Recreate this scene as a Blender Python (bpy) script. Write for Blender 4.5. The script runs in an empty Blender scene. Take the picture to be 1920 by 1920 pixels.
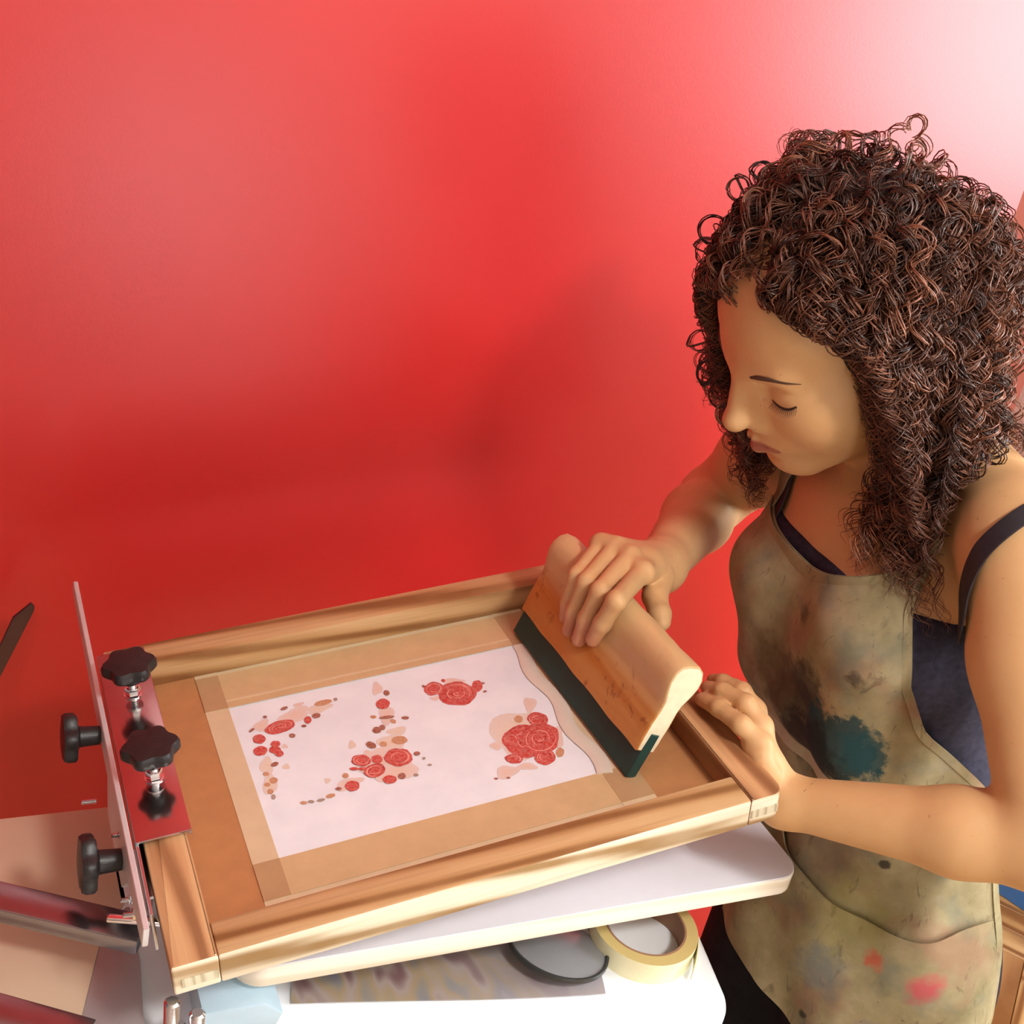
import bpy, bmesh, math, random
import numpy as np
from mathutils import Vector, Matrix

# ------------------------------------------------------------------ camera, world, light
scene = bpy.context.scene
COL = scene.collection
random.seed(7)
RNG = np.random.default_rng(11)

FPX = 2323.93                                    # focal length in pixels of a 1920 px frame
CAM = np.array([-0.14564, -0.62005, 0.76425])    # metres; z = 0 is the top of the printing board
CR = np.array([[0.90460884, -0.01443769, 0.42599812],
               [-0.3825972, -0.46805305, 0.79658379],
               [0.18788889, -0.88358242, -0.42892874]])   # columns: right, down, forward
cd = bpy.data.cameras.new('camera')
cd.sensor_width = 36.0
cd.lens = FPX / 1920.0 * 36.0
cd.clip_start = 0.02
cam = bpy.data.objects.new('camera', cd)
COL.objects.link(cam)
mw = Matrix.Identity(4)
for i in range(3):
    mw[i][0] = CR[i][0]; mw[i][1] = -CR[i][1]; mw[i][2] = -CR[i][2]; mw[i][3] = CAM[i]
cam.matrix_world = mw
scene.camera = cam

FLOOR = -0.92
world = bpy.data.worlds.new('world'); scene.world = world; world.use_nodes = True
bg = world.node_tree.nodes['Background']
bg.inputs['Color'].default_value = (0.86, 0.95, 1.0, 1); bg.inputs['Strength'].default_value = 0.16

def area_light(name, loc, target, sx, sy, power, color):
    ld = bpy.data.lights.new(name, 'AREA'); ld.shape = 'RECTANGLE'; ld.size = sx; ld.size_y = sy
    ld.energy = power; ld.color = color
    o = bpy.data.objects.new(name, ld); COL.objects.link(o); o.location = loc
    o.rotation_euler = (Vector(target) - Vector(loc)).to_track_quat('-Z', 'Y').to_euler()
    return o
# daylight through the window in the right-hand wall
area_light('window_daylight', (2.56, -1.02, 0.82), (0.0, -1.02, 0.82), 1.30, 1.10, 92, (0.92, 0.97, 1.0))

# daylight through the low window behind the photographer
area_light('rear_window_daylight', (0.62, -2.56, -0.26), (0.62, 0.0, -0.26), 0.46, 0.50, 9, (0.86, 0.95, 1.0))

vs = scene.view_settings
vs.view_transform = 'Standard'; vs.look = 'None'; vs.exposure = -0.08; vs.gamma = 1.0; vs.use_curve_mapping = False

# ------------------------------------------------------------------ helpers
def at(px, py, d):
    """world point seen at a pixel of the 1920 frame, d metres in front of the camera"""
    return CAM + CR @ np.array([(px - 960) / FPX, (py - 960) / FPX, 1.0]) * d

def tag(o, label=None, cat=None, group=None, kind=None):
    if label: o['label'] = label
    if cat: o['category'] = cat
    if group: o['group'] = group
    if kind: o['kind'] = kind
    return o

def empty(name, loc=(0, 0, 0), rot=(0, 0, 0)):
    o = bpy.data.objects.new(name, None); COL.objects.link(o)
    o.location = loc; o.rotation_euler = rot; o.empty_display_size = 0.05
    return o

def link_mesh(name, me, mats, parent=None, smooth=None):
    o = bpy.data.objects.new(name, me); COL.objects.link(o)
    if not isinstance(mats, (list, tuple)): mats = [mats]
    for m in mats: me.materials.append(m)
    if parent is not None: o.parent = parent
    if smooth is not None:
        me.polygons.foreach_set('use_smooth', [True] * len(me.polygons))
        if smooth < 180:
            try: me.set_sharp_from_angle(angle=math.radians(smooth))
            except Exception: pass
    return o

def np_mesh(name, verts, faces, mats, parent=None, smooth=None, col=None):
    me = bpy.data.meshes.new(name)
    verts = np.asarray(verts, np.float32)
    if isinstance(faces, np.ndarray):
        n, k = faces.shape
        me.vertices.add(len(verts)); me.vertices.foreach_set('co', verts.ravel())
        me.loops.add(n * k); me.loops.foreach_set('vertex_index', faces.astype(np.int32).ravel())
        me.polygons.add(n); me.polygons.foreach_set('loop_start', np.arange(0, n * k, k, dtype=np.int32))
        me.update(calc_edges=True); me.validate()
    else:
        me.from_pydata([tuple(map(float, v)) for v in verts], [], faces); me.update()
    if col is not None:
        a = me.color_attributes.new('Col', 'FLOAT_COLOR', 'POINT')
        c = np.ones((len(verts), 4), np.float32); c[:, :3] = col
        a.data.foreach_set('color', c.ravel())
    return link_mesh(name, me, mats, parent, smooth)

def bm_obj(name, bm, mats, parent=None, smooth=None):
    me = bpy.data.meshes.new(name); bmesh.ops.recalc_face_normals(bm, faces=bm.faces)
    bm.to_mesh(me); bm.free()
    return link_mesh(name, me, mats, parent, smooth)

def add_box(bm, lo, hi, bevel=0.0, seg=2, mat=None):
    lo = Vector(lo); hi = Vector(hi)
    r = bmesh.ops.create_cube(bm, size=1.0)
    vs_ = r['verts']
    for v in vs_:
        v.co = Vector([(lo[i] + hi[i]) / 2 + v.co[i] * (hi[i] - lo[i]) for i in range(3)])
    fs = set(f for v in vs_ for f in v.link_faces)
    if bevel > 0:
        es = list(set(e for v in vs_ for e in v.link_edges))
        rr = bmesh.ops.bevel(bm, geom=es, offset=bevel, segments=seg, affect='EDGES', profile=0.5)
        return rr['faces']
    return fs

def box(name, lo, hi, mat, parent=None, bevel=0.0, seg=2, smooth=35):
    bm = bmesh.new(); add_box(bm, lo, hi, bevel, seg)
    return bm_obj(name, bm, mat, parent, smooth if bevel > 0 else None)

def add_prism(bm, poly, axis_fn, d0, d1, bevel=0.0, seg=2):
    """poly: list of 2-D points; axis_fn(u, v, d) -> 3-D"""
    a = [bm.verts.new(axis_fn(u, v, d0)) for u, v in poly]
    b = [bm.verts.new(axis_fn(u, v, d1)) for u, v in poly]
    n = len(poly)
    caps = [bm.faces.new(a[::-1]), bm.faces.new(b)]
    for i in range(n): bm.faces.new((a[i], a[(i + 1) % n], b[(i + 1) % n], b[i]))
    bmesh.ops.recalc_face_normals(bm, faces=bm.faces)
    if bevel > 0:
        es = list(set(e for c in caps for e in c.edges))
        bmesh.ops.bevel(bm, geom=es, offset=bevel, segments=seg, affect='EDGES', profile=0.5)

def round_rect(x0, y0, x1, y1, r, n=8):
    pts = []
    for cx, cy, a0 in ((x1 - r, y1 - r, 0), (x0 + r, y1 - r, 90), (x0 + r, y0 + r, 180), (x1 - r, y0 + r, 270)):
        for i in range(n + 1):
            a = math.radians(a0 + 90 * i / n); pts.append((cx + r * math.cos(a), cy + r * math.sin(a)))
    return pts

def add_lathe(bm, prof, base, axis, n=32, close=True):
    """prof: (radius, height) pairs along axis from base"""
    ax = Vector(axis).normalized(); q = Vector((0, 0, 1)).rotation_difference(ax)
    base = Vector(base); rings = []
    for r, h in prof:
        if r < 1e-6: rings.append([bm.verts.new(base + q @ Vector((0, 0, h)))]); continue
        rings.append([bm.verts.new(base + q @ Vector((r * math.cos(2 * math.pi * i / n), r * math.sin(2 * math.pi * i / n), h))) for i in range(n)])
    for A, B in zip(rings, rings[1:]):
        if len(A) == 1 and len(B) == 1: continue
        for i in range(n):
            j = (i + 1) % n
            if len(A) == 1: bm.faces.new((A[0], B[i], B[j]))
            elif len(B) == 1: bm.faces.new((A[i], A[j], B[0]))
            else: bm.faces.new((A[i], A[j], B[j], B[i]))
    if close:
        for Rg in (rings[0], rings[-1]):
            if len(Rg) > 2: bm.faces.new(Rg)

def tube_np(path, rad, n=8, flat=1.0, ref=None, caps=True):
    """tube along path (k,3); rad scalar or (k,); flat squeezes the binormal axis"""
    path = np.asarray(path, float); k = len(path)
    rad = np.broadcast_to(np.asarray(rad, float), (k,))
    t = np.gradient(path, axis=0); t /= np.linalg.norm(t, axis=1, keepdims=True) + 1e-12
    ref = np.array([0.0, 0.0, 1.0]) if ref is None else np.asarray(ref, float)
    refs = np.broadcast_to(ref, (k, 3))
    b = np.cross(t, refs); b /= np.linalg.norm(b, axis=1, keepdims=True) + 1e-12
    nn = np.cross(b, t)
    ang = np.arange(n) * 2 * np.pi / n
    v = path[:, None] + rad[:, None, None] * (np.cos(ang)[None, :, None] * b[:, None] + flat * np.sin(ang)[None, :, None] * nn[:, None])
    V = v.reshape(-1, 3); Fc = []
    for i in range(k - 1):
        for j in range(n):
            j2 = (j + 1) % n
            Fc.append((i * n + j, i * n + j2, (i + 1) * n + j2, (i + 1) * n + j))
    if caps:
        Fc.append(tuple(range(n))[::-1]); Fc.append(tuple((k - 1) * n + j for j in range(n)))
    return V, Fc

def spline(pts, n):
    """Catmull-Rom through pts"""
    p = np.asarray(pts, float); m = len(p)
    q = np.vstack([2 * p[0] - p[1], p, 2 * p[-1] - p[-2]])
    u = np.linspace(0, m - 1, n); i = np.minimum(u.astype(int), m - 2); f = (u - i)[:, None]
    a, b, c, d = q[i], q[i + 1], q[i + 2], q[i + 3]
    return 0.5 * (2 * b + (c - a) * f + (2 * a - 5 * b + 4 * c - d) * f ** 2 + (3 * b - a - 3 * c + d) * f ** 3)

# ------------------------------------------------------------------ materials
def srgb(r, g, b):
    return tuple(((c / 255) / 12.92 if c / 255 <= 0.04045 else ((c / 255 + 0.055) / 1.055) ** 2.4) for c in (r, g, b)) + (1.0,)

class NT:
    """small node-tree builder"""
    def __init__(self, name):
        self.m = bpy.data.materials.new(name); self.m.use_nodes = True
        self.t = self.m.node_tree; self.p = self.t.nodes['Principled BSDF']
    def n(self, kind, **kw):
        o = self.t.nodes.new(kind)
        for k, v in kw.items():
            if k.startswith('_'): setattr(o, k[1:], v)
            else: o.inputs[k.replace('__', ' ')].default_value = v
        return o
    def l(self, a, b): self.t.links.new(a, b)
    def coord(self, scale=(1, 1, 1), rot=(0, 0, 0), loc=(0, 0, 0), kind='Object'):
        tc = self.n('ShaderNodeTexCoord'); mp = self.n('ShaderNodeMapping')
        mp.inputs['Scale'].default_value = scale; mp.inputs['Rotation'].default_value = rot; mp.inputs['Location'].default_value = loc
        self.l(tc.outputs[kind], mp.inputs['Vector']); return mp.outputs['Vector']
    def noise(self, vec, scale, detail=4, rough=0.55, dist=0.0):
        o = self.n('ShaderNodeTexNoise', Scale=scale, Detail=detail, Roughness=rough, Distortion=dist)
        self.l(vec, o.inputs['Vector']); return o.outputs['Fac']
    def ramp(self, fac, stops, mode='LINEAR'):
        o = self.n('ShaderNodeValToRGB'); cr = o.color_ramp; cr.interpolation = mode
        while len(cr.elements) > 1: cr.elements.remove(cr.elements[-1])
        cr.elements[0].position = stops[0][0]; cr.elements[0].color = stops[0][1]
        for p, c in stops[1:]:
            e = cr.elements.new(p); e.color = c
        self.l(fac, o.inputs['Fac']); return o.outputs['Color']
    def mix(self, fac, a, b, mode='MIX'):
        o = self.n('ShaderNodeMix', _data_type='RGBA', _blend_type=mode)
        for s, v in ((0, fac), (6, a), (7, b)):
            if hasattr(v, 'is_output'): self.l(v, o.inputs[s])
            else: o.inputs[s].default_value = v
        return o.outputs[2]
    def math(self, op, a, b=0.0, clamp=False):
        o = self.n('ShaderNodeMath', _operation=op, _use_clamp=clamp)
        for i, v in enumerate((a, b)):
            if hasattr(v, 'is_output'): self.l(v, o.inputs[i])
            else: o.inputs[i].default_value = v
        return o.outputs[0]
    def bump(self, height, strength, dist=0.002):
        o = self.n('ShaderNodeBump', Strength=strength, Distance=dist)
        self.l(height, o.inputs['Height']); self.l(o.outputs['Normal'], self.p.inputs['Normal'])
    def set(self, color=None, rough=None, metal=None, spec=None, **kw):
        if color is not None:
            if hasattr(color, 'is_output'): self.l(color, self.p.inputs['Base Color'])
            else: self.p.inputs['Base Color'].default_value = color
        for k, v in (('Roughness', rough), ('Metallic', metal), ('Specular IOR Level', spec)):
            if v is not None:
                if hasattr(v, 'is_output'): self.l(v, self.p.inputs[k])
                else: self.p.inputs[k].default_value = v
        for k, v in kw.items(): self.p.inputs[k.replace('__', ' ')].default_value = v
        return self.m

BW = ((0.0, (0, 0, 0, 1)), (1.0, (1, 1, 1, 1)))
def plain(name, c, rough=0.5, metal=0.0, spec=0.5, var=0.08, scale=30, bump=0.0, bscale=200):
    t = NT(name); v = t.coord(); f = t.noise(v, scale)
    dk = tuple(x * (1 - var) for x in c[:3]) + (1,); lt = tuple(min(1, x * (1 + var)) for x in c[:3]) + (1,)
    if bump: t.bump(t.noise(v, bscale), bump)
    return t.set(t.ramp(f, ((0.3, dk), (0.7, lt))), rough, metal, spec)

def wood(name, axis, dark, mid, light, scale=1.0, rough=0.5, spec=0.3, streak=0.35):
    t = NT(name); s = [22.0 * scale] * 3; s[axis] = 1.6 * scale
    v = t.coord(tuple(s), loc=(0.37, 0.21, 0.11))
    rings = t.n('ShaderNodeTexWave', _wave_type='BANDS', _bands_direction='DIAGONAL', Scale=0.9, Distortion=7.0, Detail=3.0)
    rings.inputs['Detail Scale'].default_value = 0.8
    t.l(v, rings.inputs['Vector'])
    g = t.ramp(rings.outputs['Fac'], ((0.1, light), (0.55, mid), (0.95, dark)))
    s2 = [260.0 * scale] * 3; s2[axis] = 6.0 * scale
    fine = t.noise(t.coord(tuple(s2)), 1.0, 3)
    c = t.mix(t.math('MULTIPLY', t.ramp(fine, ((0.5, (0, 0, 0, 1)), (0.75, (1, 1, 1, 1)))), streak), g, dark)
    blot = t.noise(t.coord((9, 9, 9)), 1.0, 3)
    c = t.mix(t.math('MULTIPLY', t.ramp(blot, ((0.45, (0, 0, 0, 1)), (0.75, (1, 1, 1, 1)))), 0.45), c, mid)
    t.bump(fine, 0.15, 0.001)
    return t.set(c, rough, 0, spec)

def red_paint():
    t = NT('red_satin_wall_paint'); v = t.coord()
    f = t.noise(v, 3.0, 3); c = t.ramp(f, ((0.3, srgb(186, 31, 30)), (0.7, srgb(195, 36, 34))))
    t.bump(t.noise(v, 380, 2), 0.10, 0.0006)
    return t.set(c, 0.33, 0, 0.62)
M_red = red_paint()
M_salmon = plain('salmon_wall', srgb(222, 140, 126), 0.6, scale=3)  # even salmon colour for the alcove walls
M_white = plain('white_wall_paint', srgb(236, 232, 226), 0.7, scale=3)
M_steel = plain('bright_zinc_steel', (0.62, 0.64, 0.66, 1), 0.26, 1.0, var=0.06, scale=60)
M_mirror_steel = plain('polished_steel', (0.60, 0.58, 0.58, 1), 0.17, 1.0, var=0.08, scale=25)
M_chrome = plain('chrome', (0.85, 0.86, 0.88, 1), 0.10, 1.0, var=0.03)
M_black = plain('black_plastic', (0.014, 0.012, 0.012, 1), 0.42, var=0.2, bump=0.15, bscale=500)
M_dark = plain('dark_gap', (0.01, 0.01, 0.01, 1), 0.8)
M_whitemetal = plain('white_enamel_steel', srgb(236, 240, 244), 0.28, 0.0, 0.6, var=0.02)
M_daylightmetal = plain('daylight_blue_metal', srgb(176, 200, 214), 0.35, 0.1, 0.5, var=0.05)  # pale blue is cool daylight on the metal, put into the base colour
M_laminate = plain('white_board_laminate', srgb(226, 226, 232), 0.45, var=0.02)
M_boardedge = wood('cream_board_edge', 0, srgb(224, 212, 188), srgb(238, 230, 212), srgb(242, 236, 220), 1, 0.5, 0.3, 0.2)
M_beige = plain('beige_board', srgb(206, 178, 150), 0.42, var=0.06, scale=7)
M_greyboard = plain('grey_lilac_steel_sheet', srgb(176, 166, 166), 0.4, 0.2, var=0.06, scale=9)
M_topwood_x = wood('stained_pine_lengthwise', 0, srgb(142, 98, 58), srgb(190, 148, 100), srgb(206, 168, 122), 1.0)
M_topwood_y = wood('stained_pine_crosswise', 1, srgb(140, 92, 58), srgb(184, 132, 90), srgb(200, 152, 108), 1.0)
M_rawpine_x = wood('raw_pine_lengthwise', 0, srgb(158, 126, 84), srgb(226, 214, 186), srgb(236, 228, 206), 1.3, 0.55, 0.3, 0.25)
M_rawpine_y = wood('raw_pine_crosswise', 1, srgb(180, 150, 104), srgb(226, 206, 170), srgb(236, 224, 194), 1.3, 0.55, 0.3, 0.25)

# ------------------------------------------------------------------ the room
WALL_Y = 0.62
JAMB_X = 1.165
CEIL = 1.72
def struct(o): o['kind'] = 'structure'; return o
struct(box('wall_back', (-3.2, WALL_Y, FLOOR), (JAMB_X, WALL_Y + 0.10, CEIL), M_red))
struct(box('wall_alcove_side', (JAMB_X - 0.10, WALL_Y + 0.10, FLOOR), (JAMB_X, 1.75, CEIL), M_salmon))
struct(box('wall_alcove_back', (JAMB_X - 0.10, 1.75, FLOOR), (2.72, 1.85, CEIL), M_salmon))
struct(box('ceiling', (-3.2, -3.2, CEIL), (2.72, 1.85, CEIL + 0.1), M_white))
# right-hand wall with the window opening
WX = 2.62; wy0, wy1, wz0, wz1 = -1.70, -0.34, 0.24, 1.40
bm = bmesh.new()
add_box(bm, (WX, -2.72, FLOOR), (WX + 0.1, wy0, CEIL)); add_box(bm, (WX, wy1, FLOOR), (WX + 0.1, 1.75, CEIL))
add_box(bm, (WX, wy0, FLOOR), (WX + 0.1, wy1, wz0)); add_box(bm, (WX, wy0, wz1), (WX + 0.1, wy1, CEIL))
struct(bm_obj('wall_right', bm, M_white))
bm = bmesh.new()
for a, b in (((WX + .02, wy0, wz0), (WX + .07, wy0 + .05, wz1)), ((WX + .02, wy1 - .05, wz0), (WX + .07, wy1, wz1)),
             ((WX + .02, wy0 + .05, wz0), (WX + .07, wy1 - .05, wz0 + .05)), ((WX + .02, wy0 + .05, wz1 - .05), (WX + .07, wy1 - .05, wz1)),
             ((WX + .02, -1.045, wz0 + .05), (WX + .07, -.995, wz1 - .05))):
    add_box(bm, a, b)
win = struct(bm_obj('window_1', bm, M_white))
tg = NT('window_glass'); tg.set((1, 1, 1, 1), 0.02, 0, 0.5, Transmission__Weight=1.0)
box('window_pane', (WX + .042, wy0 + .05, wz0 + .05), (WX + .046, -1.045, wz1 - .05), tg.m, win)
box('window_pane', (WX + .042, -.995, wz0 + .05), (WX + .046, wy1 - .05, wz1 - .05), tg.m, win)

# wall behind the photographer with a low window
WY = -2.62; vx0, vx1, vz0, vz1 = 0.35, 0.89, -0.55, 0.03
bm = bmesh.new()
add_box(bm, (-3.2, WY - .1, FLOOR), (vx0, WY, CEIL)); add_box(bm, (vx1, WY - .1, FLOOR), (WX, WY, CEIL))
add_box(bm, (vx0, WY - .1, FLOOR), (vx1, WY, vz0)); add_box(bm, (vx0, WY - .1, vz1), (vx1, WY, CEIL))
struct(bm_obj('wall_front', bm, M_white))
bm = bmesh.new()
for a, b in (((vx0, WY - .07, vz0), (vx0 + .045, WY - .02, vz1)), ((vx1 - .045, WY - .07, vz0), (vx1, WY - .02, vz1)),
             ((vx0 + .045, WY - .07, vz0), (vx1 - .045, WY - .02, vz0 + .045)), ((vx0 + .045, WY - .07, vz1 - .045), (vx1 - .045, WY - .02, vz1))): add_box(bm, a, b)
win2 = struct(bm_obj('window_2', bm, M_white))
box('window_pane', (vx0 + .045, WY - .046, vz0 + .045), (vx1 - .045, WY - .042, vz1 - .045), tg.m, win2)

# floor with herringbone parquet; the strips in view are pieces of their own
M_sub = plain('parquet_far', srgb(178, 138, 84), 0.4, scale=8)
floor = struct(box('floor', (-3.2, -3.2, FLOOR - 0.06), (2.72, 1.85, FLOOR - 0.012), M_sub))
PARQ = [wood('oak_parquet_%s' % n, 0, srgb(138, 92, 44), srgb(*c1), srgb(*c2), 0.6, 0.35, 0.4, 0.15)
        for n, c1, c2 in (('light', (196, 156, 98), (212, 176, 120)), ('mid', (180, 136, 80), (200, 160, 104)), ('warm', (172, 126, 72), (190, 148, 92)))]
def parquet():
    w, L = 0.07, 0.28
    me = []
    for m in PARQ:
        bm = bmesh.new(); add_box(bm, (-L / 2 + .0006, -w / 2 + .0006, -0.012), (L / 2 - .0006, w / 2 - .0006, 0), 0.0012, 1)
        d = bpy.data.meshes.new('plank'); bmesh.ops.recalc_face_normals(bm, faces=bm.faces); bm.to_mesh(d); bm.free(); d.materials.append(m); me.append(d)
    base = math.radians(38); cx, cy = 1.72, 0.50; k = 0
    ca, sa = math.cos(base), math.sin(base)
    for i in range(-14, 15):
        for j in range(-3, 4):
            for s in (0, 1):
                # herringbone lattice: step (w, w) along the zigzag, (L, -L) between columns
                u = i * w + j * L + (0 if s == 0 else (L + w) / 2); v = i * w - j * L + (0 if s == 0 else (w - L) / 2)
                x = cx + ca * u - sa * v; y = cy + sa * u + ca * v
                if not (1.30 < x < 2.55 and -0.35 < y < 1.25): continue
                o = bpy.data.objects.new('plank', me[RNG.integers(0, 3)]); COL.objects.link(o); o.parent = floor
                o.location = (x, y, FLOOR + RNG.uniform(-.0004, .0002)); o.rotation_euler = (0, 0, base + (0 if s == 0 else math.pi / 2)); k += 1
    return k
print('planks', parquet())

# ceiling lamp (above and behind the photographer) and a globe lamp on the far side of the room
M_glow = NT('lamp_glass'); M_glow.set((1, 1, 1, 1), 0.4); M_glow.p.inputs['Emission Color'].default_value = (1.0, 0.98, 0.95, 1); M_glow.p.inputs['Emission Strength'].default_value = 160.0
lampE = tag(empty('ceiling_lamp', (0.47, -1.22, CEIL)), 'round opal glass ceiling lamp on a white base above the photographer', 'lamp')
bm = bmesh.new(); add_lathe(bm, [(0.09, -0.03), (0.09, 0.0)], (0, 0, 0), (0, 0, 1)); bm_obj('lamp_base', bm, M_white, lampE, 40)
bm = bmesh.new(); add_lathe(bm, [(0, -.12), (.065, -.11), (.115, -.085), (.14, -.05), (.13, -.03)], (0, 0, 0), (0, 0, 1)); bm_obj('lamp_shade', bm, M_glow.m, lampE, 80)
# ------------------------------------------------------------------ printing screen (held at 10 degrees by the clamp)
TH = 0.1736; FZ = 0.0787; FL, FD, FW, FT = 0.4985, 0.39, 0.0325, 0.0283
fc, fs = math.cos(TH), math.sin(TH)
def FP(a, b, h=0.0): return np.array([a * fc - h * fs, b, FZ + a * fs + h * fc])
screen = tag(empty('printing_screen', (0, 0, FZ), (0, -TH, 0)), 'wooden silk screen frame with taped white mesh showing red roses', 'screen frame')

def rail(name, lo, hi, mats, outer, bevel=0.0022):
    """top and inner faces stained, outer side raw"""
    bm = bmesh.new(); add_box(bm, lo, hi, bevel, 2)
    bmesh.ops.recalc_face_normals(bm, faces=bm.faces)
    for f in bm.faces:
        if f.normal.dot(Vector(outer)) > 0.5 or f.normal.z < -0.5: f.material_index = 1
    return bm_obj(name, bm, mats, screen, 40)
near = rail('frame_rail', (FW, 0, -FT), (FL - FW, FW, 0), [M_topwood_x, M_rawpine_x], (0, -1, 0))
far = rail('frame_rail', (FW, FD - FW, -FT), (FL - FW, FD, 0), [M_topwood_x, M_rawpine_x], (0, 1, 0))
def end_rail(lo, hi, rr):
    bm = bmesh.new()
    r0, r1 = rr
    poly = []
    x0, y0, x1, y1 = lo[0], lo[1], hi[0], hi[1]
    for (cx, cy, a0, r) in ((x1, y1, 0, r1), (x0, y1, 90, r0), (x0, y0, 180, r0), (x1, y0, 270, r1)):
        sx = -1 if a0 in (0, 270) else 1; sy = -1 if a0 in (0, 90) else 1
        for i in range(7):
            a = math.radians(a0 + 15 * i); poly.append((cx + sx * r + r * math.cos(a), cy + sy * r + r * math.sin(a)))
    add_prism(bm, poly, lambda u, v, d: (u, v, d), lo[2], hi[2], 0.0022)
    bmesh.ops.recalc_face_normals(bm, faces=bm.faces)
    for f in bm.faces:
        if abs(f.normal.y) > 0.6 or f.normal.z < -0.5: f.material_index = 1
    return bm_obj('frame_rail', bm, [M_topwood_y, M_rawpine_x], screen, 40)
left = end_rail((0, 0, -FT), (FW, FD, 0), (0.002, 0.001))
right = end_rail((FL - FW, 0, -FT), (FL, FD, 0), (0.001, 0.012))
# box-joint ends showing on the near side of the frame
M_endgrain = wood('pine_end_grain', 2, srgb(176, 164, 136), srgb(204, 196, 168), srgb(216, 208, 182), 4, 0.6)
box('joint_end', (FL - FW + .001, -0.0006, -.0195), (FL - .006, .004, -.0115), M_endgrain, right)
box('joint_end', (.006, -0.0006, -.0215), (FW - .001, .004, -.0135), M_endgrain, left)

MH = -FT + 0.001
t = NT('white_screen_mesh'); v = t.coord((1, 1, 1))
cm = t.ramp(t.noise(v, 26, 3), ((0.3, srgb(230, 234, 240)), (0.7, srgb(240, 243, 248))))
ck = t.n('ShaderNodeTexChecker', Scale=900.0); t.l(v, ck.inputs['Vector'])
t.bump(ck.outputs['Fac'], 0.08, 0.0003)
M_mesh = t.set(cm, 0.55, 0, 0.35)
mesh = box('mesh', (FW - .004, FW - .004, MH - .0008), (FL - FW + .004, FD - FW + .004, MH), M_mesh, screen)
M_brown = plain('brown_gummed_tape', srgb(184, 130, 84), 0.5, var=0.07, scale=60)
M_tan = plain('tan_packing_tape', srgb(206, 176, 132), 0.38, var=0.05, scale=60)
M_tan2 = plain('translucent_tan_tape', srgb(214, 192, 156), 0.38, var=0.04, scale=60)
M_overlap = plain('doubled_tan_tape', srgb(182, 148, 108), 0.38, var=0.04, scale=60)
E0, E1 = FW, FL - FW; B0, B1 = FW, FD - FW
def strip(a0, b0, a1, b1, h, mat, name='tape_strip'):
    return box(name, (a0, b0, MH + h - .0003), (a1, b1, MH + h), mat, screen)
strip(E0, B0, .078, B1, .0004, M_brown); strip(.408, B0, E1, B1, .0004, M_brown)
strip(.078, B0, .408, .062, .0004, M_tan2); strip(.078, .352, .408, B1, .0004, plain('pale_tape', srgb(214, 196, 160), .4))
strip(.0765, B0, .0975, B1, .0008, M_tan2); strip(.380, B0, .411, B1, .0008, M_tan2)
strip(.0765, .0605, .411, .1005, .0012, M_tan); strip(.0765, .300, .411, .3515, .0012, M_tan)
for a0, a1 in ((.0765, .0975), (.380, .411)):
    for b0, b1 in ((.0605, .1005), (.300, .3515)): strip(a0, b0, a1, b1, .0015, M_overlap)
strip(.0975, .309, .380, .3115, .0015, M_tan2)

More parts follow.
